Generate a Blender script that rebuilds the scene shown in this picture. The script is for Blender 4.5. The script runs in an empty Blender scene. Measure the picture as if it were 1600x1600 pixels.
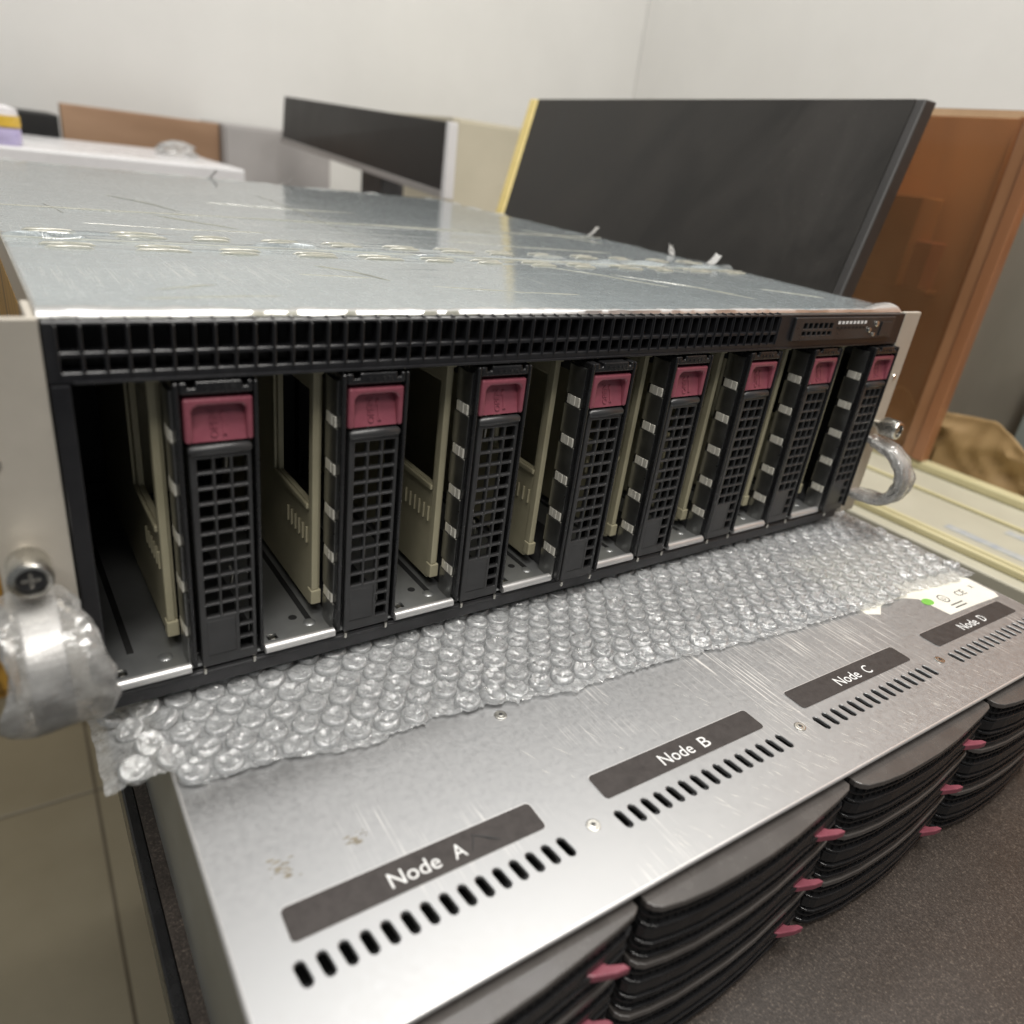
import bpy, math, random
from mathutils import Vector, Matrix, noise
from mathutils.geometry import tessellate_polygon
random.seed(7)
S = 0.001                                   # geometry below is written in millimetres
sc = bpy.context.scene

# ------------------------------------------------------------------ camera
cam = bpy.data.objects.new('camera', bpy.data.cameras.new('camera'))
sc.collection.objects.link(cam); sc.camera = cam
right = Vector((0.8188825, -0.56074531, 0.12245876))
down = Vector((-0.15235916, -0.41807164, -0.89554608))
fwd = Vector((0.5533698, 0.7146893, -0.42778624))
CAM = Vector((-49.165, -231.069, 180.929))
m = Matrix(((right.x, -down.x, -fwd.x), (right.y, -down.y, -fwd.y), (right.z, -down.z, -fwd.z))).to_4x4()
m.translation = CAM * S
cam.matrix_world = m
cam.data.sensor_fit = 'HORIZONTAL'; cam.data.sensor_width = 36.0
cam.data.lens = 1160.2 / 1600 * 36
cam.data.clip_start = 0.01; cam.data.clip_end = 50
cam.data.dof.use_dof = True
cam.data.dof.focus_distance = 0.335
cam.data.dof.aperture_fstop = 7.5

# ------------------------------------------------------------------ world and room lamps
w = bpy.data.worlds.new('World'); sc.world = w; w.use_nodes = True
bg = w.node_tree.nodes['Background']
bg.inputs[0].default_value = (0.93, 0.97, 1.0, 1); bg.inputs[1].default_value = 0.15

def lamp(name, loc, target, sx, sy, power, col):
    d = bpy.data.lights.new(name, 'AREA'); d.shape = 'RECTANGLE'; d.size = sx; d.size_y = sy
    d.energy = power; d.color = col
    o = bpy.data.objects.new(name, d); sc.collection.objects.link(o)
    o.location = loc
    o.rotation_euler = (Vector(target) - Vector(loc)).to_track_quat('-Z', 'Y').to_euler()
    return o
lamp('ceiling_tube_lamp', (0.28, -0.26, 1.55), (0.18, -0.05, 0.0), 1.3, 0.16, 26, (1.0, 0.97, 0.92))
lamp('ceiling_tube_lamp', (-0.45, -1.10, 1.70), (0.2, 0.0, 0.0), 1.3, 0.25, 15, (1.0, 0.96, 0.90))
lamp('ceiling_tube_lamp', (0.7, 0.75, 2.2), (0.8, 1.3, 0.4), 1.3, 0.25, 17, (1.0, 0.98, 0.95))

sc.view_settings.view_transform = 'Standard'
try: sc.view_settings.look = 'None'
except Exception: pass
sc.view_settings.gamma = 1; sc.view_settings.exposure = 0; sc.view_settings.use_curve_mapping = False
sc.cycles.use_denoising = True
sc.cycles.max_bounces = 10; sc.cycles.transparent_max_bounces = 24; sc.cycles.transmission_bounces = 6
sc.cycles.sample_clamp_indirect = 6.0

# ------------------------------------------------------------------ materials
MATS = {}
def newmat(name):
    mt = bpy.data.materials.new(name); mt.use_nodes = True
    MATS[name] = mt
    nt = mt.node_tree
    return mt, nt, nt.nodes['Principled BSDF'], nt.nodes['Material Output']
def N(nt, typ, **kw):
    n = nt.nodes.new(typ)
    for k, v in kw.items():
        if k in n.inputs: n.inputs[k].default_value = v
        else: setattr(n, k, v)
    return n
def tex_noise(nt, scale, detail=4, rough=0.6, stretch=(1, 1, 1), coord='Object', dist=0.0):
    tc = N(nt, 'ShaderNodeTexCoord'); mp = N(nt, 'ShaderNodeMapping'); mp.inputs['Scale'].default_value = stretch
    nz = N(nt, 'ShaderNodeTexNoise'); nz.inputs['Scale'].default_value = scale; nz.inputs['Detail'].default_value = detail
    nz.inputs['Roughness'].default_value = rough; nz.inputs['Distortion'].default_value = dist
    nt.links.new(tc.outputs[coord], mp.inputs[0]); nt.links.new(mp.outputs[0], nz.inputs[0])
    return nz
def ramp(nt, src, stops):
    r = N(nt, 'ShaderNodeValToRGB'); e = r.color_ramp.elements
    while len(e) < len(stops): e.new(0.5)
    for el, (p, c) in zip(e, stops):
        el.position = p; el.color = (c if len(c) == 4 else (*c, 1)) if isinstance(c, tuple) else (c, c, c, 1)
    nt.links.new(src, r.inputs[0]); return r
def bump(nt, src, b, strength, dist=0.001, chain=None):
    bp = N(nt, 'ShaderNodeBump'); bp.inputs['Strength'].default_value = strength; bp.inputs['Distance'].default_value = dist
    nt.links.new(src, bp.inputs['Height'])
    if chain: nt.links.new(chain.outputs[0], bp.inputs['Normal'])
    nt.links.new(bp.outputs[0], b.inputs['Normal']); return bp
def plain(name, c0, c1, scale, rough=(0.4, 0.55), metallic=0.0, bs=0.1, bscale=None, stretch=(1, 1, 1), spec=0.5, bd=0.0005):
    mt, nt, b, out = newmat(name)
    nz = tex_noise(nt, scale, 5, 0.65, stretch)
    r = ramp(nt, nz.outputs[0], [(0.32, c0), (0.68, c1)])
    nt.links.new(r.outputs[0], b.inputs['Base Color'])
    r2 = ramp(nt, nz.outputs[0], [(0.3, rough[0]), (0.7, rough[1])])
    nt.links.new(r2.outputs[0], b.inputs['Roughness'])
    b.inputs['Metallic'].default_value = metallic
    b.inputs['Specular IOR Level'].default_value = spec
    if bs:
        n2 = tex_noise(nt, bscale or scale * 6, 3, 0.6, stretch)
        bump(nt, n2.outputs[0], b, bs, bd)
    return mt

plain('black_plastic', (0.009, 0.009, 0.010), (0.017, 0.017, 0.018), 60, (0.2, 0.32), 0, 0.12, 2500)
plain('door_plastic', (0.026, 0.026, 0.027), (0.044, 0.044, 0.045), 45, (0.26, 0.40), 0, 0.12, 2500)
plain('bezel_plastic', (0.010, 0.010, 0.012), (0.018, 0.018, 0.020), 50, (0.28, 0.42), 0, 0.12, 2200)
plain('pink_plastic', (0.23, 0.060, 0.084), (0.30, 0.086, 0.114), 90, (0.26, 0.4), 0, 0.08, 2500)
plain('cream_plastic', (0.36, 0.33, 0.22), (0.44, 0.405, 0.28), 40, (0.45, 0.6), 0, 0.08, 900)
plain('ear_paint', (0.53, 0.49, 0.42), (0.60, 0.555, 0.48), 30, (0.38, 0.5), 0.3, 0.08, 3000)
plain('handle_metal', (0.68, 0.67, 0.66), (0.76, 0.75, 0.74), 20, (0.36, 0.46), 0.75, 0.05, 600, (1, 1, 0.15))
plain('nickel', (0.62, 0.60, 0.55), (0.74, 0.72, 0.66), 60, (0.2, 0.35), 1.0, 0.05, 900)
plain('floor_steel', (0.40, 0.41, 0.41), (0.48, 0.49, 0.49), 30, (0.34, 0.48), 0.85, 0.12, 900)
plain('finger_metal', (0.26, 0.26, 0.255), (0.34, 0.34, 0.33), 90, (0.26, 0.4), 0.95, 0.05, 900)
plain('clip_metal', (0.80, 0.77, 0.68), (0.86, 0.83, 0.74), 200, (0.25, 0.4), 0.35, 0.1, 1500)
plain('dark_metal', (0.05, 0.05, 0.052), (0.08, 0.08, 0.083), 60, (0.35, 0.5), 0.6, 0.08, 1200)
plain('shell_grey', (0.075, 0.068, 0.064), (0.10, 0.092, 0.086), 60, (0.2, 0.34), 0, 0.06, 2500)
plain('reflector_orange', (0.50, 0.24, 0.11), (0.60, 0.30, 0.15), 8, (0.3, 0.45), 0, 0)  # colour of the unseen boards added to warm the lower plate
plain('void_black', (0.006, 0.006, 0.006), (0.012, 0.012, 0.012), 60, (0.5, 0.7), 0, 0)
plain('board_black', (0.013, 0.012, 0.011), (0.024, 0.021, 0.02), 14, (0.5, 0.65), 0, 0.06, 900)
def dusty_board():
    mt, nt, b, out = newmat('board_dusty')
    n1 = tex_noise(nt, 900, 2, 0.5); n2 = tex_noise(nt, 7, 5, 0.65, (1, 1.6, 0.7), dist=0.7)
    r1 = ramp(nt, n1.outputs[0], [(0.70, 0.0), (0.78, 1.0)]); r2 = ramp(nt, n2.outputs[0], [(0.42, 0.0), (0.72, 1.0)])
    mm = N(nt, 'ShaderNodeMath', operation='MULTIPLY'); nt.links.new(r1.outputs[0], mm.inputs[0]); nt.links.new(r2.outputs[0], mm.inputs[1])
    base = ramp(nt, n2.outputs[0], [(0.35, (0.014, 0.013, 0.012)), (0.75, (0.034, 0.031, 0.028))])
    mix = N(nt, 'ShaderNodeMixRGB'); mix.inputs[2].default_value = (0.20, 0.19, 0.17, 1)
    nt.links.new(mm.outputs[0], mix.inputs[0]); nt.links.new(base.outputs[0], mix.inputs[1]); nt.links.new(mix.outputs[0], b.inputs['Base Color'])
    b.inputs['Specular IOR Level'].default_value = 0.22
    rr = ramp(nt, n2.outputs[0], [(0.3, 0.30), (0.7, 0.55)]); nt.links.new(rr.outputs[0], b.inputs['Roughness'])
dusty_board()
plain('screen_grey', (0.018, 0.016, 0.015), (0.026, 0.023, 0.022), 12, (0.34, 0.46), 0, 0, spec=0.25)
plain('yellow_edge', (0.60, 0.47, 0.16), (0.72, 0.58, 0.24), 30, (0.4, 0.6), 0, 0.05)
plain('white_board', (0.74, 0.73, 0.74), (0.82, 0.81, 0.82), 8, (0.2, 0.35), 0, 0)
plain('wall_paint', (0.80, 0.79, 0.76), (0.84, 0.83, 0.80), 5, (0.6, 0.75), 0, 0.05, 300)
plain('cream_panel', (0.50, 0.46, 0.35), (0.58, 0.53, 0.41), 6, (0.4, 0.55), 0, 0)
plain('grey_cabinet', (0.36, 0.34, 0.33), (0.43, 0.41, 0.40), 6, (0.3, 0.45), 0, 0)
plain('sill_paint', (0.46, 0.44, 0.35), (0.52, 0.50, 0.40), 12, (0.35, 0.5), 0, 0.05)
plain('rail_yellow', (0.56, 0.51, 0.30), (0.64, 0.585, 0.36), 14, (0.3, 0.45), 0, 0.05)
plain('blue_print', (0.30, 0.34, 0.40), (0.52, 0.52, 0.47), 90, (0.4, 0.5), 0, 0)
plain('orange_carton', (0.34, 0.15, 0.055), (0.40, 0.18, 0.07), 14, (0.5, 0.7), 0, 0.05)
plain('red_carton', (0.27, 0.075, 0.04), (0.32, 0.10, 0.055), 14, (0.5, 0.7), 0, 0.05)
plain('grey_glass', (0.20, 0.185, 0.15), (0.30, 0.28, 0.235), 5, (0.12, 0.25), 0, 0, None, (1, 1, 0.3))
plain('teal_grey', (0.22, 0.26, 0.24), (0.28, 0.31, 0.29), 10, (0.4, 0.6), 0, 0)
plain('bottle_purple', (0.42, 0.36, 0.62), (0.55, 0.50, 0.72), 30, (0.2, 0.35), 0, 0)
plain('bottle_yellow', (0.75, 0.48, 0.05), (0.82, 0.56, 0.12), 30, (0.2, 0.35), 0, 0)
plain('bottle_white', (0.78, 0.76, 0.78), (0.84, 0.82, 0.84), 30, (0.2, 0.35), 0, 0)
plain('grey_label', (0.042, 0.036, 0.034), (0.062, 0.054, 0.051), 300, (0.36, 0.5), 0, 0.1, 3000, spec=0.3)
plain('white_print', (0.80, 0.80, 0.79), (0.86, 0.86, 0.85), 90, (0.4, 0.5), 0, 0)
plain('sticker_white', (0.76, 0.74, 0.66), (0.82, 0.80, 0.72), 60, (0.4, 0.55), 0, 0.04, 500)
plain('green_print', (0.16, 0.46, 0.06), (0.24, 0.56, 0.10), 200, (0.4, 0.5), 0, 0)
plain('ink', (0.02, 0.02, 0.02), (0.05, 0.05, 0.05), 200, (0.5, 0.6), 0, 0)
plain('scuff', (0.80, 0.78, 0.72), (0.86, 0.84, 0.78), 300, (0.4, 0.5), 0.4, 0)
plain('stain', (0.16, 0.13, 0.08), (0.36, 0.33, 0.27), 700, (0.6, 0.8), 0, 0.3, 2500)
plain('tile', (0.215, 0.19, 0.13), (0.25, 0.222, 0.155), 6, (0.28, 0.42), 0, 0.03, 60)  # base darkened to stand for the shade lying over the floor
plain('grout', (0.085, 0.07, 0.045), (0.12, 0.10, 0.07), 30, (0.7, 0.9), 0, 0.1)
plain('lower_side', (0.34, 0.345, 0.32), (0.40, 0.405, 0.38), 30, (0.4, 0.5), 0.7, 0.05)

def metal_sheet(name, c0, c1, base_rough, spangle, scratch_dir, scratch_amt, film=False):
    mt, nt, b, out = newmat(name)
    n1 = tex_noise(nt, 9, 5, 0.6)
    n2 = tex_noise(nt, spangle, 3, 0.7, (1, 1, 1), dist=0.6)
    mx = N(nt, 'ShaderNodeMath', operation='ADD'); nt.links.new(n1.outputs[0], mx.inputs[0])
    m2 = N(nt, 'ShaderNodeMath', operation='MULTIPLY'); m2.inputs[1].default_value = 0.55
    nt.links.new(n2.outputs[0], m2.inputs[0]); nt.links.new(m2.outputs[0], mx.inputs[1])
    r = ramp(nt, mx.outputs[0], [(0.45, c0), (1.05, c1)] if not film else [(0.52, c0), (1.0, c1)])
    # scratches: thin bright lines from strongly stretched noise
    tc = N(nt, 'ShaderNodeTexCoord'); mp = N(nt, 'ShaderNodeMapping')
    mp.inputs['Rotation'].default_value = (0, 0, scratch_dir); mp.inputs['Scale'].default_value = (1400, 28, 1)
    nt.links.new(tc.outputs['Object'], mp.inputs[0])
    ns = N(nt, 'ShaderNodeTexNoise'); ns.inputs['Scale'].default_value = 1.0; ns.inputs['Detail'].default_value = 2
    nt.links.new(mp.outputs[0], ns.inputs[0])
    msk = tex_noise(nt, 16, 3, 0.6)
    rs = ramp(nt, ns.outputs[0], [(0.57, 0.0), (0.66, 1.0)])
    rm = ramp(nt, msk.outputs[0], [(0.46, 0.0), (0.62, 1.0)])
    mm = N(nt, 'ShaderNodeMath', operation='MULTIPLY'); nt.links.new(rs.outputs[0], mm.inputs[0]); nt.links.new(rm.outputs[0], mm.inputs[1])
    m3 = N(nt, 'ShaderNodeMath', operation='MULTIPLY'); m3.inputs[1].default_value = scratch_amt; nt.links.new(mm.outputs[0], m3.inputs[0])
    mix = N(nt, 'ShaderNodeMixRGB'); mix.inputs[2].default_value = (0.9, 0.88, 0.84, 1)
    nt.links.new(m3.outputs[0], mix.inputs[0]); nt.links.new(r.outputs[0], mix.inputs[1])
    nt.links.new(mix.outputs[0], b.inputs['Base Color'])
    b.inputs['Metallic'].default_value = 0.6 if film else 0.9
    rr = ramp(nt, n2.outputs[0], [(0.3, base_rough), (0.7, base_rough + 0.1)])
    ad = N(nt, 'ShaderNodeMath', operation='ADD'); nt.links.new(rr.outputs[0], ad.inputs[0])
    m4 = N(nt, 'ShaderNodeMath', operation='MULTIPLY'); m4.inputs[1].default_value = 0.2; nt.links.new(m3.outputs[0], m4.inputs[0])
    nt.links.new(m4.outputs[0], ad.inputs[1]); nt.links.new(ad.outputs[0], b.inputs['Roughness'])
    bump(nt, n2.outputs[0], b, 0.02, 0.0005)
    return mt
metal_sheet('zinc_lower', (0.45, 0.455, 0.46), (0.50, 0.502, 0.504), 0.40, 420, 0.30, 0.8)
metal_sheet('zinc_cover', (0.55, 0.60, 0.62), (0.64, 0.69, 0.71), 0.20, 200, 1.45, 0.6, True)

def film_mat(name, haze, gloss_rough, tint, base_alpha, bscale, bstr):
    """clear polythene: mostly transparent, mirror-like at grazing angles, slightly milky"""
    mt, nt, b, out = newmat(name)
    nt.nodes.remove(b)
    tr = N(nt, 'ShaderNodeBsdfTransparent'); tr.inputs[0].default_value = (0.97, 0.97, 0.97, 1)
    gl = N(nt, 'ShaderNodeBsdfGlossy'); gl.inputs['Roughness'].default_value = gloss_rough
    df = N(nt, 'ShaderNodeBsdfDiffuse'); df.inputs[0].default_value = (*tint, 1)
    tl = N(nt, 'ShaderNodeBsdfTranslucent'); tl.inputs[0].default_value = (*tint, 1)
    m0 = N(nt, 'ShaderNodeMixShader'); m0.inputs[0].default_value = 0.5
    nt.links.new(df.outputs[0], m0.inputs[1]); nt.links.new(tl.outputs[0], m0.inputs[2])
    nz = tex_noise(nt, bscale, 4, 0.65)
    hz = ramp(nt, nz.outputs[0], [(0.3, haze * 0.5), (0.75, min(1, haze * 1.7))])
    m1 = N(nt, 'ShaderNodeMixShader'); nt.links.new(hz.outputs[0], m1.inputs[0])
    nt.links.new(tr.outputs[0], m1.inputs[1]); nt.links.new(m0.outputs[0], m1.inputs[2])
    fr = N(nt, 'ShaderNodeFresnel'); fr.inputs['IOR'].default_value = 1.5
    ad = N(nt, 'ShaderNodeMath', operation='ADD', use_clamp=True); ad.inputs[1].default_value = base_alpha
    nt.links.new(fr.outputs[0], ad.inputs[0])
    m2 = N(nt, 'ShaderNodeMixShader'); nt.links.new(ad.outputs[0], m2.inputs[0])
    nt.links.new(m1.outputs[0], m2.inputs[1]); nt.links.new(gl.outputs[0], m2.inputs[2])
    nt.links.new(m2.outputs[0], out.inputs[0])
    bp = N(nt, 'ShaderNodeBump'); bp.inputs['Strength'].default_value = bstr; bp.inputs['Distance'].default_value = 0.001
    nt.links.new(nz.outputs[0], bp.inputs['Height'])
    for n in (gl, df, fr): nt.links.new(bp.outputs[0], n.inputs['Normal'])
    return mt
film_mat('bubble_film', 0.46, 0.07, (0.97, 0.99, 1.0), 0.14, 330, 0.9)
film_mat('cover_film', 0.18, 0.11, (0.80, 0.86, 0.86), 0.03, 40, 0.05)
def tinted():
    mt, nt, b, out = newmat('tinted_pane'); nt.nodes.remove(b)
    tr = N(nt, 'ShaderNodeBsdfTransparent'); tr.inputs[0].default_value = (1.0, 0.86, 0.70, 1)
    df = N(nt, 'ShaderNodeBsdfDiffuse'); df.inputs[0].default_value = (0.52, 0.28, 0.14, 1)
    gl = N(nt, 'ShaderNodeBsdfGlossy'); gl.inputs['Roughness'].default_value = 0.12
    nz = tex_noise(nt, 7, 4, 0.6, (1, 1, 0.35)); r = ramp(nt, nz.outputs[0], [(0.3, 0.14), (0.7, 0.36)])
    m1 = N(nt, 'ShaderNodeMixShader'); nt.links.new(r.outputs[0], m1.inputs[0]); nt.links.new(tr.outputs[0], m1.inputs[1]); nt.links.new(df.outputs[0], m1.inputs[2])
    fr = N(nt, 'ShaderNodeFresnel'); fr.inputs['IOR'].default_value = 1.45
    m2 = N(nt, 'ShaderNodeMixShader'); nt.links.new(fr.outputs[0], m2.inputs[0]); nt.links.new(m1.outputs[0], m2.inputs[1]); nt.links.new(gl.outputs[0], m2.inputs[2])
    nt.links.new(m2.outputs[0], out.inputs[0])
tinted()
film_mat('wrinkle_film', 0.8, 0.18, (0.84, 0.82, 0.70), 0.05, 80, 0.4)
film_mat('edge_film', 0.85, 0.36, (0.78, 0.76, 0.64), 0.0, 60, 0.3)
film_mat('handle_film', 0.38, 0.16, (0.86, 0.85, 0.82), 0.04, 110, 0.6)

def speckle_table():
    mt, nt, b, out = newmat('table_laminate')
    n1 = tex_noise(nt, 1000, 3, 0.6); n2 = tex_noise(nt, 12, 4, 0.6)
    r = ramp(nt, n1.outputs[0], [(0.35, (0.030, 0.024, 0.020)), (0.58, (0.058, 0.047, 0.040)), (0.74, (0.15, 0.122, 0.098))])
    nt.links.new(r.outputs[0], b.inputs['Base Color'])
    r2 = ramp(nt, n2.outputs[0], [(0.3, 0.34), (0.7, 0.5)]); nt.links.new(r2.outputs[0], b.inputs['Roughness'])
    bump(nt, n1.outputs[0], b, 0.25, 0.0004)
speckle_table()

def wood(name, c0, c1, c2, scale, stretch, dist=2.5, rough=0.4):
    mt, nt, b, out = newmat(name)
    nz = tex_noise(nt, scale, 6, 0.6, stretch, dist=dist)
    r = ramp(nt, nz.outputs[0], [(0.35, c0), (0.5, c1), (0.62, c2)])
    nt.links.new(r.outputs[0], b.inputs['Base Color']); b.inputs['Roughness'].default_value = rough
    bump(nt, nz.outputs[0], b, 0.05, 0.001)
wood('brown_wood', (0.25, 0.12, 0.06), (0.31, 0.155, 0.078), (0.36, 0.185, 0.095), 5, (0.5, 1.2, 0.5), 0.8, 0.22)
wood('brown_frame', (0.26, 0.11, 0.05), (0.32, 0.145, 0.07), (0.36, 0.17, 0.085), 6, (2, 2, 0.3), 0.8, 0.25)
wood('tan_board', (0.33, 0.20, 0.12), (0.40, 0.25, 0.155), (0.44, 0.28, 0.175), 4, (0.3, 1, 2), 0.8)
wood('yellow_wood', (0.04, 0.025, 0.012), (0.40, 0.21, 0.035), (0.55, 0.31, 0.05), 9, (4, 4, 0.5), 3.0, 0.5)
plain('kraft_paper', (0.33, 0.215, 0.095), (0.40, 0.265, 0.12), 8, (0.6, 0.75), 0, 0.1, 200)

# ------------------------------------------------------------------ mesh helpers
class MB:
    def __init__(self): self.v = []; self.f = []
    def add(self, vs, fs):
        o = len(self.v); self.v += [tuple(p) for p in vs]; self.f += [tuple(i + o for i in q) for q in fs]; return self
    def box(self, x0, x1, y0, y1, z0, z1):
        return self.add([(x0, y0, z0), (x1, y0, z0), (x1, y1, z0), (x0, y1, z0), (x0, y0, z1), (x1, y0, z1), (x1, y1, z1), (x0, y1, z1)],
                        [(0, 3, 2, 1), (4, 5, 6, 7), (0, 1, 5, 4), (1, 2, 6, 5), (2, 3, 7, 6), (3, 0, 4, 7)])
    def hexa(self, p):          # eight free corners, ordered as in box
        return self.add(p, [(0, 3, 2, 1), (4, 5, 6, 7), (0, 1, 5, 4), (1, 2, 6, 5), (2, 3, 7, 6), (3, 0, 4, 7)])
    def prism(self, pts, c0, c1, axis='z'):
        n = len(pts)
        def P(a, b, c): return {'z': (a, b, c), 'y': (a, c, b), 'x': (c, a, b)}[axis]
        vs = [P(a, b, c0) for a, b in pts] + [P(a, b, c1) for a, b in pts]
        fs = [tuple(range(n)), tuple(range(2 * n - 1, n - 1, -1))] + [(i, i + n, (i + 1) % n + n, (i + 1) % n) for i in range(n)]
        return self.add(vs, fs)
    def tube(self, path, r, n=8, caps=True, flat=None):
        path = [Vector(p) for p in path]; rings = []
        for i, p in enumerate(path):
            d = (path[min(i + 1, len(path) - 1)] - path[max(i - 1, 0)]).normalized()
            up = Vector((0, 0, 1)) if abs(d.z) < 0.9 else Vector((1, 0, 0))
            a = d.cross(up).normalized(); b = d.cross(a)
            rr = r[i] if isinstance(r, (list, tuple)) else r
            rings.append([p + a * math.cos(2 * math.pi * k / n) * rr + b * math.sin(2 * math.pi * k / n) * rr for k in range(n)])
        vs = [q for ring in rings for q in ring]; fs = []
        for i in range(len(path) - 1):
            for k in range(n): fs.append((i * n + k, i * n + (k + 1) % n, (i + 1) * n + (k + 1) % n, (i + 1) * n + k))
        if caps: fs += [tuple(range(n))[::-1], tuple(range((len(path) - 1) * n, len(path) * n))]
        return self.add(vs, fs)
    def cyl(self, p0, p1, r, n=16): return self.tube([p0, p1], r, n)
    def lathe(self, prof, c, axis, n=24):   # prof: (radius, height) along axis
        vs = []
        for r, h in prof:
            for k in range(n):
                a = 2 * math.pi * k / n; x, y = r * math.cos(a), r * math.sin(a)
                vs.append({'z': (c[0] + x, c[1] + y, c[2] + h), 'y': (c[0] + x, c[1] + h, c[2] + y), 'x': (c[0] + h, c[1] + x, c[2] + y)}[axis])
        fs = []
        for i in range(len(prof) - 1):
            for k in range(n): fs.append((i * n + k, i * n + (k + 1) % n, (i + 1) * n + (k + 1) % n, (i + 1) * n + k))
        fs += [tuple(range(n)), tuple(range((len(prof) - 1) * n, len(prof) * n))]
        return self.add(vs, fs)
    def cells(self, us, vs_, solid, c0, c1, axis='y'):   # plate with rectangular openings
        def P(a, b, c): return {'y': (a, c, b), 'z': (a, b, c), 'x': (c, a, b)}[axis]
        idx = {}; V = []; F = []
        def vid(i, j, k):
            if (i, j, k) not in idx:
                idx[(i, j, k)] = len(V); V.append(P(us[i], vs_[j], (c0, c1)[k]))
            return idx[(i, j, k)]
        nu, nv = len(us) - 1, len(vs_) - 1
        ok = lambda i, j: 0 <= i < nu and 0 <= j < nv and solid(i, j)
        for i in range(nu):
            for j in range(nv):
                if not ok(i, j): continue
                F.append((vid(i, j, 0), vid(i + 1, j, 0), vid(i + 1, j + 1, 0), vid(i, j + 1, 0)))
                F.append((vid(i, j, 1), vid(i, j + 1, 1), vid(i + 1, j + 1, 1), vid(i + 1, j, 1)))
                if not ok(i - 1, j): F.append((vid(i, j, 0), vid(i, j + 1, 0), vid(i, j + 1, 1), vid(i, j, 1)))
                if not ok(i + 1, j): F.append((vid(i + 1, j, 0), vid(i + 1, j, 1), vid(i + 1, j + 1, 1), vid(i + 1, j + 1, 0)))
                if not ok(i, j - 1): F.append((vid(i, j, 0), vid(i, j, 1), vid(i + 1, j, 1), vid(i + 1, j, 0)))
                if not ok(i, j + 1): F.append((vid(i, j + 1, 0), vid(i + 1, j + 1, 0), vid(i + 1, j + 1, 1), vid(i, j + 1, 1)))
        return self.add(V, F)
    def mesh(self, name, mat, off=(0, 0, 0), smooth=False):
        me = bpy.data.meshes.new(name)
        me.from_pydata([((x - off[0]) * S, (y - off[1]) * S, (z - off[2]) * S) for x, y, z in self.v], [], self.f)
        me.validate(); me.update()
        import bmesh
        bm = bmesh.new(); bm.from_mesh(me); bmesh.ops.recalc_face_normals(bm, faces=bm.faces); bm.to_mesh(me); bm.free()
        me.materials.append(MATS[mat])
        if smooth: me.polygons.foreach_set('use_smooth', [True] * len(me.polygons))
        return me

def link(name, me, parent=None, loc=(0, 0, 0)):
    o = bpy.data.objects.new(name, me); sc.collection.objects.link(o)
    o.location = Vector(loc) * S
    if parent: o.parent = parent
    return o
def bev(o, width, seg=2, ang=40):
    b = o.modifiers.new('bevel', 'BEVEL'); b.width = width * S; b.segments = seg; b.limit_method = 'ANGLE'; b.angle_limit = math.radians(ang)
    b.harden_normals = False
    return o
def part(name, mb, mat, parent, bevel=0, seg=2, smooth=False, off=None, ang=40):
    off = OFF.get(parent.name, (0, 0, 0)) if off is None and parent else (off or (0, 0, 0))
    o = link(name, mb.mesh(name, mat, off, smooth), parent)
    OFF[o.name] = off
    if bevel: bev(o, bevel, seg, ang)
    if smooth and not bevel: autosmooth(o)
    return o
def autosmooth(o, ang=45):
    me = o.data
    try: me.set_sharp_from_angle(angle=math.radians(ang))
    except Exception: pass
OFF = {}
def tag(o, label=None, cat=None, group=None, kind=None):
    if label: o['label'] = label
    if cat: o['category'] = cat
    if group: o['group'] = group
    if kind: o['kind'] = kind
    return o
def thing(name, label, cat, loc=(0, 0, 0), rz=0, group=None, local=False):
    o = bpy.data.objects.new(name, None); sc.collection.objects.link(o)
    o.empty_display_size = 0.01
    o.location = Vector(loc) * S; o.rotation_euler = (0, 0, rz)
    OFF[o.name] = (0, 0, 0) if local else tuple(loc)
    return tag(o, label, cat, group)
def solo(name, mb, mat, label, cat, loc=(0, 0, 0), group=None, bevel=0, smooth=False, kind=None):
    o = link(name, mb.mesh(name, mat, loc, smooth), None, loc)
    if bevel: bev(o, bevel)
    if smooth and not bevel: autosmooth(o)
    return tag(o, label, cat, group, kind)
def copy_tree(o, parent=None):
    c = o.copy(); sc.collection.objects.link(c); c.parent = parent
    for ch in list(o.children): copy_tree(ch, c)
    return c
def text_mesh(body, size, extrude, mat, width=None, space=1.0):
    cu = bpy.data.curves.new('txt', 'FONT'); cu.body = body; cu.size = size * S; cu.extrude = extrude * S
    cu.resolution_u = 3; cu.space_word = space
    to = bpy.data.objects.new('txt', cu); sc.collection.objects.link(to)
    dg = bpy.context.evaluated_depsgraph_get(); dg.update()
    me = bpy.data.meshes.new_from_object(to.evaluated_get(dg))
    bpy.data.objects.remove(to); bpy.data.curves.remove(cu)
    xs = [v.co.x for v in me.vertices]; ys = [v.co.y for v in me.vertices]
    x0, x1 = min(xs), max(xs); k = (width * S / (x1 - x0)) if width else 1
    for v in me.vertices: v.co.x = (v.co.x - x0) * k
    me.materials.clear(); me.materials.append(MATS[mat])
    return me
def ns(x, y, z=0.0): return noise.noise(Vector((x, y, z)))

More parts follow.
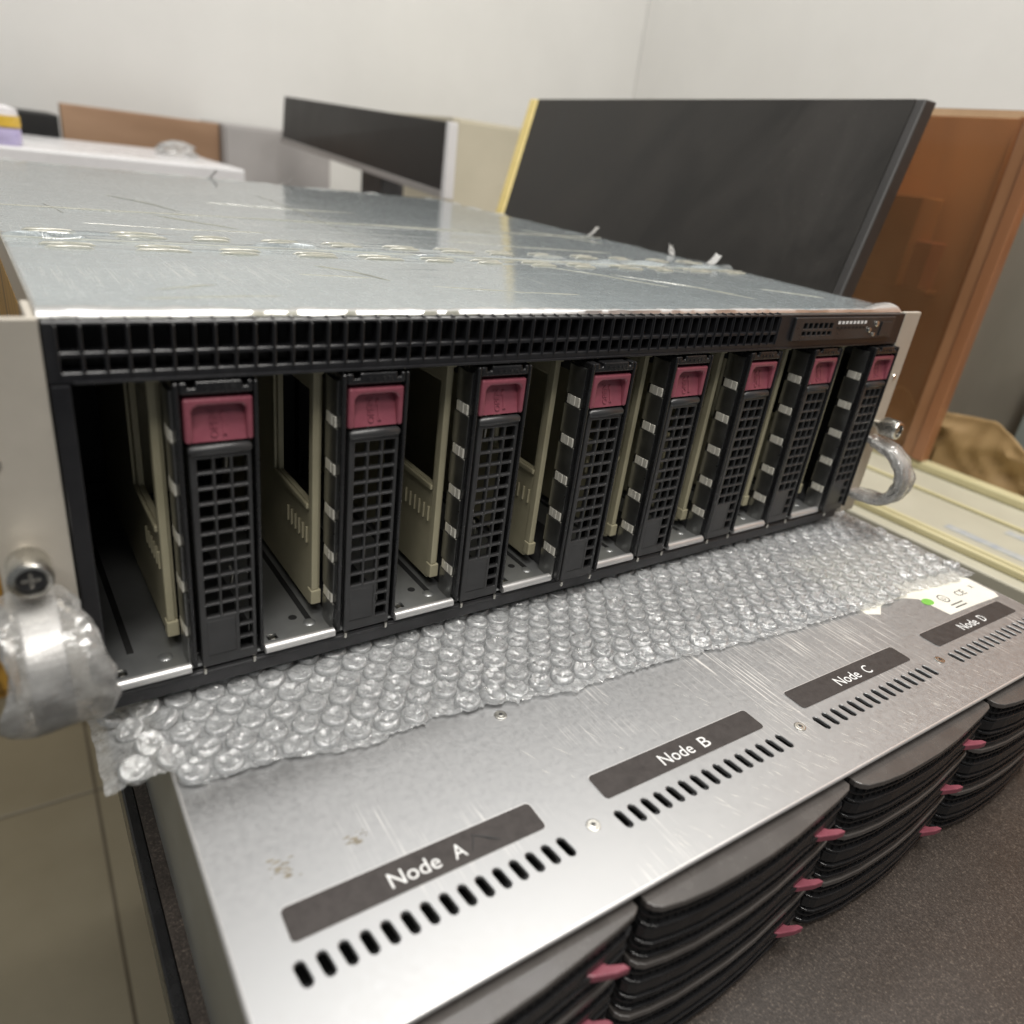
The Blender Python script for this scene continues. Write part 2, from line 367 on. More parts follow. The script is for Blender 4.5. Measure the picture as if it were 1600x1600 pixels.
# ================================================================== setting: floor, wall, table
TZ = -100.6                                  # table top (mm)
FZ = -850.0
floor = MB().box(-1500, 2600, -1500, 3000, FZ - 30, FZ - 2).mesh('floor', 'grout')
floor = tag(link('floor', floor), kind='structure')
tile_me = MB().box(2, 598, 2, 598, -14, 0).mesh('floor_tile', 'tile')
for i in range(-2, 3):
    for j in range(-2, 4):
        o = link('floor_tile', tile_me, floor, (-3 + 600 * i * math.cos(-0.035) - 600 * j * math.sin(-0.035), 850 + 600 * i * math.sin(-0.035) + 600 * j * math.cos(-0.035), FZ))
        o.rotation_euler.z = -0.035; bev(o, 1.0, 1)
wall = MB().box(-1500, 2000, 1600, 1640, FZ, 2300)
tag(link('back_wall', wall.mesh('back_wall', 'wall_paint')), kind='structure')
wall = MB().box(1600, 1640, -900, 1598, FZ, 2300)
tag(link('side_wall', wall.mesh('side_wall', 'wall_paint')), kind='structure')

PHI = -0.023; OX, OY, ZL = -5.191, -94.793, -12.639
tbl = thing('work_table', 'dark speckled laminate table under the lower server', 'table', (400, 100, FZ), PHI, local=True)
o = part('table_top', MB().box(-421, 620, -560, 500, TZ - FZ - 28, TZ - FZ), 'table_laminate', tbl)
part('edge_band', MB().box(-426, -421.2, -560, 500, TZ - FZ - 28, TZ - FZ), 'black_plastic', tbl, 1.0)
for sx in (-330, 560):
    for sy in (-520, 460):
        part('leg', MB().box(sx, sx + 40, sy, sy + 40, 0.5, TZ - FZ - 28.2), 'dark_metal', tbl, 1.5)

# ================================================================== upper server
XL, XR = -35.4, 400.6
ZT = 128.0; ZB = -7.0
srv = thing('server_chassis', 'upper rack server with grille bezel and row of red-latched drive slots', 'server', (181, 280, ZB))
# cover, sides, underside
part('top_cover', MB().box(XL + 0.4, XR - 0.4, 6, 562, ZT - 1.2, ZT), 'zinc_cover', srv, 0.5)
part('side_panel', MB().box(XL, XL + 1.2, 10.3, 560, ZB, ZT - 1.3), 'ear_paint', srv)
part('side_panel', MB().box(XR - 1.2, XR, 10.3, 560, ZB, ZT - 1.3), 'ear_paint', srv)
sl = part('side_label', MB().box(XL - 0.25, XL - 0.05, 34, 330, 20, 112), 'yellow_wood', srv)
sl['label'] = 'yellow label with black streaks on the side panel'
part('rear_panel', MB().box(XL + 1.3, XR - 1.3, 558, 560, ZB + 1.3, ZT - 1.3), 'floor_steel', srv)
part('bottom_plate', MB().box(XL + 0.4, XR - 0.4, 6, 560, ZB, ZB + 1.2), 'floor_steel', srv)
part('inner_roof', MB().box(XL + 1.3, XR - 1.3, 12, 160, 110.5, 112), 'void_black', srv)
# bezel with two rows of openings
GX0, GP, GN = -32.5, 5.93, 53
us = [XL + 0.2, GX0 + 0.2]
for k in range(GN):
    x = GX0 + GP * k
    us += [x + 1.0, x + GP - 0.4] if k else [x + GP - 0.4]
us = sorted(set(round(u, 3) for u in us)) + [292.0, 392.5, XR - 0.2]
us = [XL + 0.2]
for k in range(GN):
    x = GX0 + GP * k
    us += [x + 0.75, x + GP - 0.75 + 0.55]
us += [XR - 0.2]
vz = [109.4, 112.6, 116.7, 118.3, 125.6, 126.8]
part('bezel', MB().cells(us, vz, lambda i, j: not (i % 2 == 1 and j in (1, 3)), 0.0, 5.0, 'y'), 'bezel_plastic', srv, 0.35, 1)
bb = MB()
for k in range(GN + 1):           # slim ribs rounding over the top edge of the bezel
    x = GX0 + GP * k + 0.35
    bb.tube([(x, -0.2, 112), (x, -0.35, 118), (x, -0.3, 125.5), (x, 0.8, 127.0), (x, 4.5, 127.2)], 0.42, 6)
part('bezel_ribs', bb, 'bezel_plastic', srv, smooth=True)
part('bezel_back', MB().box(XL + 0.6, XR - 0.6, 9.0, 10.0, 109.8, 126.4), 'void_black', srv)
part('bezel_frame', MB().box(XL + 0.3, XR - 0.3, 5.0, 9.0, 109.0, 109.8).box(XL + 0.3, XR - 0.3, 5.0, 9.0, 126.2, 126.9), 'bezel_plastic', srv)
part('bezel_post', MB().prism([(XL + 0.3, -0.4), (XL + 5.4, -0.4), (XL + 4.2, 9), (XL + 0.3, 9)], -2, 109.2, 'z'), 'bezel_plastic', srv, 0.5)
part('bezel_lower_edge', MB().box(XL + 6, XR - 4, -0.6, 0.4, 109.3, 110.2), 'bezel_plastic', srv, 0.25)
# status panel
sp = part('status_panel', MB().cells([293.5] + [301 + 4.55 * k + d for k in range(6) for d in (0, 3.1)] + [388],
          [113.6, 116.3, 118.2, 119.8, 122.6, 125.6], lambda i, j: not (i % 2 == 1 and j in (1, 3)), -1.6, -0.15, 'y'), 'door_plastic', srv, 0.3, 1)
part('panel_back', MB().box(294, 387.5, -0.14, -0.06, 114, 125.2), 'void_black', sp)
for k in range(8):
    part('indicator_mark', MB().box(331 + 3.6 * k, 333.2 + 3.6 * k, -1.75, -1.6, 122.0, 123.6), 'white_print', sp)
    part('indicator_light', MB().box(331 + 3.6 * k, 333.2 + 3.6 * k, -1.75, -1.6, 119.4, 120.6), 'void_black', sp)
for x, z, r in ((363, 118.4, 1.4), (369, 121.8, 1.7), (368.2, 115.9, 1.1)):
    part('panel_button', MB().lathe([(r, 0), (r, -0.7), (r * 0.6, -1.0)], (x, -1.6, z), 'y', 12), 'nickel', sp, smooth=True)
part('power_button', MB().box(374, 384, -2.3, -1.6, 115, 123), 'door_plastic', sp, 0.5)

# bay floor with cut-outs, rolled front lip, black skirt below it
carX = [i * 54.6 + o_ for i, o_ in enumerate((0, -0.774, -0.957, -1.5, -2.427, -3.207, -3.722, -4.3))]
carY = [0, 0, 0, -3.5, 0, 0, 0, -3.0]
fu, hole_cells = [XL + 1.4], []
fv = [1.5, 5.0, 8.6, 160]
cut = []
for i, cx in enumerate(carX):
    a = cx - 30.2 if i else -29.2
    cut.append((a + 1.0, a + 5.0))
for a, b_ in cut: fu += [a, b_]
fu += [XR - 1.4]
part('bay_floor', MB().cells(fu, fv, lambda i, j: not (i % 2 == 1 and j == 1), 1.8, 3.0, 'z'), 'floor_steel', srv)
fl = srv
for i, (a, b_) in enumerate(cut):
    part('floor_tab', MB().box(a + 1.0, b_ - 0.8, 5.2, 8.3, 0.6, 2.6), 'nickel', srv, 0.5)
    part('cutout_well', MB().box(a - 0.5, b_ + 0.5, 4.6, 9.0, -1.0, 0.4), 'void_black', srv)
for i, cx in enumerate(carX):
    part('floor_hole', MB().lathe([(1.7, 0), (1.7, 0.15)], (cx + 38 if i < 7 else cx - 15, 16, 3.0), 'z', 18), 'void_black', srv)
    part('guide_slot', MB().box(cx - 22.5, cx - 20.2, 17, 120, 3.0, 3.3) if i == 0 else MB().box(cx - 11.6, cx - 9.4, 12, 120, 3.0, 3.3), 'void_black', srv)
    part('floor_dimple', MB().lathe([(2.6, 0), (2.1, 0.35), (1.0, 0.5)], (cx - 11, 10.4, 3.0), 'z', 16), 'floor_steel', srv, smooth=True)
edges = [XL + 5.5] + [v for cx in carX for v in (cx - 4.6, cx + 21.9)] + [XR - 3.4]
for k in range(0, len(edges), 2):
    if edges[k + 1] - edges[k] > 2:
        part('rolled_lip', MB().tube([(edges[k], 0.5, 2.9), (edges[k + 1], 0.5, 2.9)], 1.9, 14), 'handle_metal', srv, smooth=True)
part('lower_skirt', MB().box(XL + 0.4, XR - 0.4, 1.2, 5.8, ZB, 0.2), 'dark_metal', srv, 0.4)
part('skirt_rim', MB().tube([(XL + 1, 1.2, -1.2), (XR - 1, 1.2, -1.2)], 0.7, 8), 'dark_metal', srv, smooth=True)
# back wall of the bays
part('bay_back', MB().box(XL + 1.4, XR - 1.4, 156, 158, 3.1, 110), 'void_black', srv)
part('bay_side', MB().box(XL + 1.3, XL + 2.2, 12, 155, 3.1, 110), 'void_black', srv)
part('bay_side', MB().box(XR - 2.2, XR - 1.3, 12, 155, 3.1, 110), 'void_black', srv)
pz = [4, 9, 27, 29, 47, 49, 67, 69, 87, 89, 106]
for i, cx in enumerate(carX):
    part('midplane_panel', MB().cells([cx - 1, cx + 6.0, cx + 8.0, cx + 14.0, cx + 16.0, cx + 22.5], pz, lambda a, b_: not (a in (1, 3) and b_ % 2 == 1), 149, 151, 'y'), 'cream_plastic', srv)
    part('connector_block', MB().box(cx - 19, cx - 4, 149.5, 155.5, 4, 70).box(cx - 17, cx - 6, 147, 149.5, 5, 14), 'void_black', srv, 0.3)
# cream dividers: plate with a window, front post and foot, small ribs
for i, cx in enumerate(carX):
    dv = part('bay_divider', MB().cells([18.2, 20, 54, 146], [6, 52, 97, 106], lambda a, b_: not (a == 1 and b_ == 1), cx - 8, cx - 5.6, 'x'), 'cream_plastic', srv, 0.6)
    part('divider_post', MB().box(cx - 8.6, cx - 5.9, 14.2, 18, 15, 104.3).box(cx - 5.9, cx - 4.8, 15.4, 18, 15, 104.3), 'cream_plastic', dv, 0.4)
    part('divider_foot', MB().prism([(13.6, 8.6), (18.1, 8.6), (18.1, 15), (13.6, 15)], cx - 9.0, cx - 4.8, 'x'), 'cream_plastic', dv, 0.5)
    part('divider_head', MB().box(cx - 9.0, cx - 4.8, 13.6, 18.1, 104.3, 107.5), 'cream_plastic', dv, 0.4)
    part('window_rim', MB().box(cx - 9.4, cx - 8.0, 18.4, 60, 49.5, 51.8).box(cx - 9.4, cx - 8.0, 55, 57, 51.9, 100), 'cream_plastic', dv, 0.5)
    for k in range(6):
        part('divider_rib', MB().box(cx - 8.9, cx - 8.0, 20 + 4.2 * k, 21 + 4.2 * k, 34, 41), 'cream_plastic', dv, 0.2)

# rack ears, thumbscrews, handles
def ear(x0, x1, side):
    e = part('rack_ear', MB().box(x0, x1, 0.2, 3.0, -4, 127.6).box(XL - 2.6 if side < 0 else XR + 0.2, XL - 0.2 if side < 0 else XR + 2.6, 3.0, 26, -4, 127.0), 'ear_paint', srv, 0.5)
    xc = (x0 + x1) / 2 - (2.3 if side < 0 else 1.0)
    xs_ = xc
    prof = [(3.0, 0), (3.0, -4.5), (5.2, -5.0), (5.7, -5.8), (5.7, -15.6), (5.2, -16.4), (4.1, -16.6), (3.9, -15.0), (0.5, -14.8)]
    t = part('thumbscrew', MB().lathe(prof, (xs_, 0.2, 58.4), 'y', 40), 'nickel', e, smooth=True)
    kn = MB()
    for k in range(40):
        a = 2 * math.pi * k / 40
        kn.tube([(xs_ + 5.68 * math.cos(a), -6.2, 58.4 + 5.68 * math.sin(a)), (xs_ + 5.68 * math.cos(a), -15.2, 58.4 + 5.68 * math.sin(a))], 0.24, 5)
    part('knurling', kn, 'nickel', t)
    part('screw_cross', MB().box(xs_ - 2.4, xs_ + 2.4, -15.4, -15.2, 57.9, 58.9).box(xs_ - 0.5, xs_ + 0.5, -15.5, -15.2, 56.0, 60.8), 'nickel', t, 0.2)
    part('screw_recess', MB().lathe([(3.7, -15.1), (3.7, -15.16)], (xs_, 0, 58.4), 'y', 20), 'dark_metal', t)
    prof = [(0.2, 50.5), (-8, 49), (-17, 46.5), (-25, 42), (-29.5, 36), (-31.5, 28.5), (-30.3, 21), (-26, 14.5), (-19, 10.5), (-9, 9), (0.2, 8.5)]
    # smooth the profile, then sweep a flat bar
    pts = []
    for i in range(len(prof) - 1):
        p0 = prof[max(i - 1, 0)]; p1 = prof[i]; p2 = prof[i + 1]; p3 = prof[min(i + 2, len(prof) - 1)]
        for s in range(4):
            t_ = s / 4
            pts.append(tuple(0.5 * (2 * p1[c] + (p2[c] - p0[c]) * t_ + (2 * p0[c] - 5 * p1[c] + 4 * p2[c] - p3[c]) * t_ ** 2 + (3 * p1[c] - p0[c] - 3 * p2[c] + p3[c]) * t_ ** 3) for c in (0, 1)))
    pts.append(prof[-1])
    hx0, hx1 = xc - 5.0, xc + 5.4
    vs, fs = [], []
    for i, (y, z) in enumerate(pts):
        a = pts[max(i - 1, 0)]; b_ = pts[min(i + 1, len(pts) - 1)]
        d = Vector((b_[0] - a[0], b_[1] - a[1])).normalized(); nrm = Vector((d.y, -d.x))
        th = 4.2
        for (x, k) in ((hx0, 0), (hx1, 0), (hx1, 1), (hx0, 1)):
            vs.append((x, y + nrm.x * -th * k, z + nrm.y * -th * k))
    for i in range(len(pts) - 1):
        for k in range(4): fs.append((i * 4 + k, i * 4 + (k + 1) % 4, i * 4 + 4 + (k + 1) % 4, i * 4 + 4 + k))
    fs += [(0, 1, 2, 3), tuple(len(vs) - 4 + k for k in (3, 2, 1, 0))]
    part('handle', MB().add(vs, fs), 'handle_metal', e, 0.7, 2, ang=50)
    part('ear_rivet', MB().lathe([(1.8, 0), (1.5, -0.7)], (xs_ + 3.5 * (1 if side > 0 else -1), 0.2, 88), 'y', 14), 'nickel', e, smooth=True)
    return e, pts, xc
earL, hpts, hxL = ear(-54.5, XL - 0.15, -1)
earR, hptsR, hxR = ear(XR + 0.15, 418.5, 1)

def film_on_handle(xc, hw0, flare, seed, label, lower):
    """crumpled clear film wound round a handle bar"""
    vs, fs = [], []; n = 22
    pts = hpts[3:-2]
    for i, (y, z) in enumerate(pts):
        a = hpts[max(i + 2, 0)]; b_ = hpts[i + 4]
        d = Vector((b_[0] - a[0], b_[1] - a[1])).normalized(); nr = Vector((d.y, -d.x))
        t = i / (len(pts) - 1)
        for k in range(n):
            an = 2 * math.pi * k / n
            r = noise.noise(Vector((math.cos(an) * 1.3 + seed, math.sin(an) * 1.3, t * 4))) + 0.5 * noise.noise(Vector((math.cos(an) * 3.4, math.sin(an) * 3.4 + seed, t * 13)))
            hx = hw0 + flare * (0.3 + math.sin(t * math.pi)) * (1.25 if math.cos(an) > 0 else 0.6)
            x = math.copysign(abs(math.cos(an)) ** 0.8, math.cos(an)) * (hx + r * 3.2)
            q = math.copysign(abs(math.sin(an)) ** 0.8, math.sin(an)) * (3.7 + max(-0.8, r * 1.6)) - 2.1
            vs.append((xc + 0.2 + x, y + nr.x * q, z + nr.y * q + lower * t * t))
    for i in range(len(pts) - 1):
        for k in range(n): fs.append((i * n + k, i * n + (k + 1) % n, (i + 1) * n + (k + 1) % n, (i + 1) * n + k))
    o = solo('plastic_film', MB().add(vs, fs), 'handle_film', label, 'plastic film', (xc, -15, 5), 'film wound round the rack handles')
    return o
film_on_handle(hxL, 7.4, 5.2, 3.3, 'crumpled clear film wrapped round the near left handle', 0)
film_on_handle(hxR, 7.0, 1.6, 8.1, 'clear film wound round the far handle by the white rail', 0)

# ================================================================== drive carriers in the upper server
NTH = ['nearest', 'second', 'third', 'fourth', 'fifth', 'sixth', 'seventh', 'farthest']
def make_carrier():
    t = thing('drive_carrier', '', 'drive carrier', (0, 0, 0), 0, 'drive carriers in the upper server', local=True)
    fr = part('frame', MB().box(-4.0, -2.3, -1.0, 13.6, 3, 108.2).box(20.0, 21.4, -1.0, 13.6, 3, 108.2).box(-2.3, 20, 6.4, 9, 86, 106.5).box(-2.3, 20, 6, 13, 2.6, 4.4), 'black_plastic', t, 0.75, 3)
    # top bracket with notches and cast marks
    br = part('top_bracket', MB().prism([(-2.2, 104.3), (19.9, 104.3), (19.9, 108.2), (18.2, 108.2), (18.2, 106.4), (16.8, 106.4), (16.6, 108.4), (2.6, 108.4), (2.4, 106.4), (0.2, 106.4), (0.2, 108.2), (-2.2, 108.2)], -0.7, 7.0, 'y'), 'black_plastic', t, 0.9, 3)
    for a, b_ in ((5.2, 6.8), (8.0, 9.0), (10.8, 11.8), (12.8, 14.6)):
        part('cast_mark', MB().box(a, b_, -1.0, -0.4, 105.6, 106.9), 'black_plastic', br, 0.2)
    # release button: U-shaped rim, sloping thumb recess, embossed word and arrow
    x0, x1, z0, z1 = -1.35, 19.84, 88.1, 102.95
    def arc(cx, cz, r, a0, a1, n=5): return [(cx + r * math.cos(math.radians(a0 + (a1 - a0) * k / n)), cz + r * math.sin(math.radians(a0 + (a1 - a0) * k / n))) for k in range(n + 1)]
    prof = [(x0, z0), (x0 + 2.4, z0)] + arc(x0 + 2.4 + 2.6, z1 - 2.5 - 2.6, 2.6, 180, 90) + arc(x1 - 2.2 - 2.6, z1 - 2.5 - 2.6, 2.6, 90, 0) + [(x1 - 2.2, z0), (x1, z0), (x1, z1), (x0, z1)]
    bt = part('release_button', MB().prism(prof, -0.45, 5.4, 'y'), 'pink_plastic', t, 1.0, 4, ang=50)
    part('thumb_recess', MB().prism([(0.5, z0 + 0.25), (5.6, z0 + 0.25), (5.6, z1 - 1.2), (4.4, z1 - 1.8), (2.6, 96)], x0 + 1.6, x1 - 1.6, 'x'), 'pink_plastic', bt)
    ry = lambda z: 0.5 + 0.2745 * (z - 88.35)
    me = text_mesh('OPEN', 3.6, 0.35, 'pink_plastic', 8.4)
    tx = link('embossed_text', me, bt); tx.matrix_basis = Matrix.Translation(Vector((9.0, ry(89.6), 89.6)) * S) @ Matrix.Rotation(math.radians(-15.4), 4, 'X') @ Matrix.Rotation(math.radians(90), 4, 'X') @ Matrix.Rotation(math.radians(90), 4, 'Z')
    am = MB()
    for pts in ([(10.7, 90.2), (11.3, 90.2), (11.3, 97.6), (10.7, 97.6)], [(10.7, 97.6), (11.3, 97.6), (10.2, 95.2), (9.8, 95.6)], [(10.3, 90.2), (11.7, 90.2), (11.7, 90.7), (10.3, 90.7)]):
        n = len(pts); am.add([(x, ry(z) - 0.38, z) for x, z in pts] + [(x, ry(z) + 0.2, z) for x, z in pts], [tuple(range(n)), tuple(range(2 * n - 1, n - 1, -1))] + [(k, (k + 1) % n, (k + 1) % n + n, k + n) for k in range(n)])
    part('embossed_arrow', am, 'pink_plastic', bt)
    # perforated door: 3 x 11 openings and 3 more at the lower right
    hx = [-0.6] + [1.75 + 5.62 * k + d for k in range(3) for d in (0, 4.55)] + [19.0]
    zs = [1.6]
    for k in range(14):
        b_ = 82.6 - 5.56 * (13 - k); zs += [b_ - 4.45, b_]
    zs += [87.2]
    def solid(i, j):
        if i % 2 == 1 and j % 2 == 1:
            row = 13 - (j - 1) // 2
            return not (row < 11 or i == 5)
        return True
    dr = part('door', MB().cells(hx, zs, solid, 0.0, 2.6, 'y'), 'door_plastic', t, 0.55, 3)
    part('door_roll', MB().tube([(-0.5, 0.9, 85.6), (0.2, 0.75, 85.6), (18.2, 0.75, 85.6), (18.9, 0.9, 85.6)], [1.3, 1.9, 1.9, 1.3], 18), 'door_plastic', dr, smooth=True)
    part('door_side', MB().box(-0.6, 0.5, 2.61, 6.2, 2, 86.6).box(18.0, 19.0, 2.61, 6.2, 2, 86.6), 'black_plastic', dr, 0.3)
    part('label_field', MB().box(1.7, 11.3, -0.06, 0.1, 6.6, 20.8), 'door_plastic', dr, 0.05, 1)
    part('label_groove', MB().box(11.35, 11.6, -0.08, 0.1, 6.4, 21.0).box(1.6, 11.34, -0.08, 0.1, 6.2, 6.45), 'void_black', dr)
    for x in (0.0, 17.64):
        part('hinge_pin', MB().lathe([(0.35, -1.1), (0.62, -0.7), (0.62, 1.4)], (x, -0.5, 0.3), 'z', 8), 'nickel', dr, smooth=True)
    # spring gasket along the left side: six dark fingers, five bright clips
    cz = [90.0, 71.75, 53.5, 35.25, 17.0]
    lim = [105.4] + [v for c in cz for v in (c + 2.2, c - 2.2)] + [2.6]
    for k in range(6):
        hi, lo_ = lim[2 * k], lim[2 * k + 1]
        nseg = 8; vs = []; fs = []
        for s in range(nseg + 1):
            y = 2.2 + 10.6 * s / nseg; bul = math.sin(math.pi * s / nseg) ** 0.7
            dz = -0.9 * (s / nseg - 0.3) if k < 5 else 0.3 * s / nseg
            for (dx, z) in ((-4.1, hi), (-4.6 - 0.45 * bul, hi - 0.3), (-4.6 - 0.45 * bul, lo_ + 0.3), (-4.1, lo_)):
                vs.append((dx, y, z + 0.0 * dz))
        for s in range(nseg):
            for q in range(3): fs.append((s * 4 + q, s * 4 + q + 1, s * 4 + 5 + q, s * 4 + 4 + q))
        fs += [(0, 1, 2, 3), tuple(nseg * 4 + q for q in (3, 2, 1, 0))]
        part('spring_finger', MB().add(vs, fs), 'finger_metal', fr, smooth=True)
    for c in cz:
        cl = MB()
        for q in range(3): cl.box(-4.95 - 0.15 * (q == 1), -4.05, 3.0 + 2.8 * q, 5.7 + 2.8 * q, c - 2.1, c + 2.1)
        part('spring_clip', cl, 'clip_metal', fr, 0.2, 1)
    # tray rails running back into the bay
    part('tray_rail', MB().box(-2.6, 19.8, 13.7, 140, 3.6, 8), 'dark_metal', t)
    part('tray_rail', MB().box(-2.6, 19.8, 13.7, 140, 101, 105), 'dark_metal', t)
    part('tray_spring', MB().tube([(15, 18, 70 - 0), (15.5, 18, 78), (15, 19, 82)], 0.5, 6).tube([(15, 18, 22), (15.5, 18, 27), (15, 19, 31)], 0.5, 6), 'nickel', t)
    return t
proto = make_carrier()
for i in range(8):
    o = proto if i == 0 else copy_tree(proto)
    o.location = Vector((carX[i], carY[i], 0)) * S
    o['label'] = 'black drive carrier with red latch, ' + ['nearest, beside the left rack ear', 'second from the left rack ear', 'third from the left rack ear', 'fourth from the left rack ear', 'fifth from the left rack ear', 'third from the far end of the row', 'under the status panel vents', 'farthest, beside the right rack ear'][i]

# ================================================================== film on the cover of the upper server
def cover_film():
    x0, x1, y0, y1 = XL - 0.3, XR + 0.2, 7.5, 561
    nx, ny = 190, 260; vs, fs = [], []
    for j in range(ny + 1):
        y = y0 + (y1 - y0) * (j / ny) ** 1.25
        for i in range(nx + 1):
            x = x0 + (x1 - x0) * i / nx
            z = 0.28
            z += 0.10 * max(0, ns(x * 0.010, y * 0.035, 1.7)) + 0.25 * max(0, ns(x * 0.012, y * 0.16, 5.1) - 0.35)
            seam = math.exp(-((y - 137 - 3 * ns(x * 0.01, 3)) / 2.2) ** 2)
            band = math.exp(-((y - 137) / 20) ** 2)
            st = max(0, ns(x * 0.030 + 9, y * 0.22, 2.2) - 0.15)
            z += 1.0 * seam + 4.6 * band * st
            band2 = math.exp(-((y - 245) / 9) ** 2); z += 1.0 * band2 * max(0, ns(x * 0.02 + 3, y * 0.3, 7.7))
            rear = max(0, (y - 520) / 40); z += rear * 2.5 * max(0, ns(x * 0.06, y * 0.1, 4.4))
            right_ = max(0, (x - XR + 18) / 18); z += right_ * 2.2 * max(0, ns(x * 0.08 + 5, y * 0.045, 9.9)) * (1 if y > 130 else 0.3)
            vs.append((x, y, ZT + z))
    for j in range(ny):
        for i in range(nx):
            a = j * (nx + 1) + i; fs.append((a, a + 1, a + nx + 2, a + nx + 1))
    return solo('cover_film', MB().add(vs, fs), 'cover_film', 'wrinkled clear film stuck over the top of the upper server', 'plastic film', (181, 280, ZT), smooth=True)
cf = cover_film(); OFF[cf.name] = (181, 280, ZT)
for k in range(13):
    x = -26 + 33 * k
    for y in (152, 160, 124, 116):
        xx = x + random.uniform(-1.5, 1.5) + (3 if y < 130 else 0); L = random.uniform(17, 23); y += random.uniform(-1, 1)
        part('louvre', MB().tube([(xx, y, ZT + 0.1), (xx + 2, y, ZT + 0.55), (xx + L * 0.5, y, ZT + 0.7), (xx + L - 2, y, ZT + 0.55), (xx + L, y, ZT + 0.1)], [0.2, 0.75, 0.85, 0.75, 0.2], 8), 'wrinkle_film', cf, smooth=True)
part('tape_seam', MB().tube([(XL + 436 * k / 30, 137 + 1.5 * ns(k * 0.4, 2) - 0.014 * k * k, ZT + 0.5) for k in range(31)], 0.42, 6), 'edge_film', cf, smooth=True)
part('tape_seam', MB().tube([(XL + 436 * k / 30, 242 + 3 * ns(k * 0.3, 5) + 1.2 * k, ZT + 0.5) for k in range(31)], 0.30, 6), 'wrinkle_film', cf, smooth=True)
creases = [[(30, 330), (48, 300), (60, 262)], [(150, 420), (152, 380), (149, 300), (140, 200)], [(40, 240), (60, 216), (75, 200)], [(-10, 260), (-4, 225)], [(-8, 22), (20, 26), (40, 28)], [(0, 36), (22, 46)], [(75, 92), (88, 80), (96, 60)], [(60, 70), (90, 66)], [(110, 50), (150, 40), (180, 36)],
           [(210, 120), (240, 90), (262, 60)], [(250, 95), (285, 60), (300, 30)], [(300, 150), (330, 110)], [(180, 260), (230, 255), (280, 252)], [(90, 330), (150, 326), (200, 335)], [(0, 190), (40, 186), (90, 192)], [(200, 200), (260, 190), (330, 185)], [(330, 300), (370, 240)], [(340, 60), (370, 36)]]
for c in creases:
    n = 8; pts = []
    for k in range(n + 1):
        t = k / n * (len(c) - 1); i = min(int(t), len(c) - 2); f = t - i
        pts.append((c[i][0] * (1 - f) + c[i + 1][0] * f + 1.2 * ns(k * 0.9, c[0][0]), c[i][1] * (1 - f) + c[i + 1][1] * f + 1.2 * ns(c[0][1], k * 0.9), ZT + 0.42))
    part('crease', MB().tube(pts, [0.05] + [random.uniform(0.12, 0.26) for _ in range(n - 1)] + [0.05], 5), 'wrinkle_film', cf, smooth=True)
for x, y, a in ((XR - 4, 292, 0.3), (XR - 3, 190, 1.0), (XR - 8, 150, 0.2), (150, 560, 0.6), (220, 561, 0.2), (300, 559, 0.8)):   # torn film ends sticking up
    fl_v = []
    for k in range(7):
        for q in range(3):
            fl_v.append((x + 2.2 * k * math.cos(a) + 1.5 * ns(k, q, x) + (q - 1) * 2.5, y + 2.0 * k * math.sin(a) + (q - 1) * 5, ZT + 0.6 + (k / 6) ** 2 * 7 + 1.2 * ns(k * 0.7, q * 1.3, y)))
    part('torn_end', MB().add(fl_v, [(k * 3 + q, k * 3 + q + 1, k * 3 + q + 4, k * 3 + q + 3) for k in range(6) for q in range(2)]), 'edge_film', cf)
def edge_strip():
    """milky folded film along the front edge of the cover"""
    vs, fs = [], []; n = 240; prof = 7
    for i in range(n + 1):
        x = XL - 0.2 + (XR - XL + 0.5) * i / n
        wv = 1 + 0.5 * ns(x * 0.05, 0.3) + 0.35 * ns(x * 0.21, 1.3)
        corner = max(0, (x - XR + 34) / 34)
        for k in range(prof):
            t = k / (prof - 1)
            y = 3.6 + t * (5.2 * wv + 4 * max(0, (120 - x) / 150) + 12 * corner) - 0.6
            h = 0.45 * math.sin(math.pi * min(1, t * 1.15)) * wv + 1.8 * corner * math.sin(math.pi * t)
            z = ZT + 0.2 + h + (0.35 * max(0, ns(x * 0.16, t * 2, 2.0))) - (1.1 if k == 0 else 0)
            vs.append((x, y, z))
    for i in range(n):
        for k in range(prof - 1):
            a = i * prof + k; fs.append((a, a + 1, a + prof + 1, a + prof))
    return solo('edge_film', MB().add(vs, fs), 'edge_film', 'milky folded film strip along the front edge of the upper cover', 'plastic film', (181, 6, ZT), smooth=True)
edge_strip()

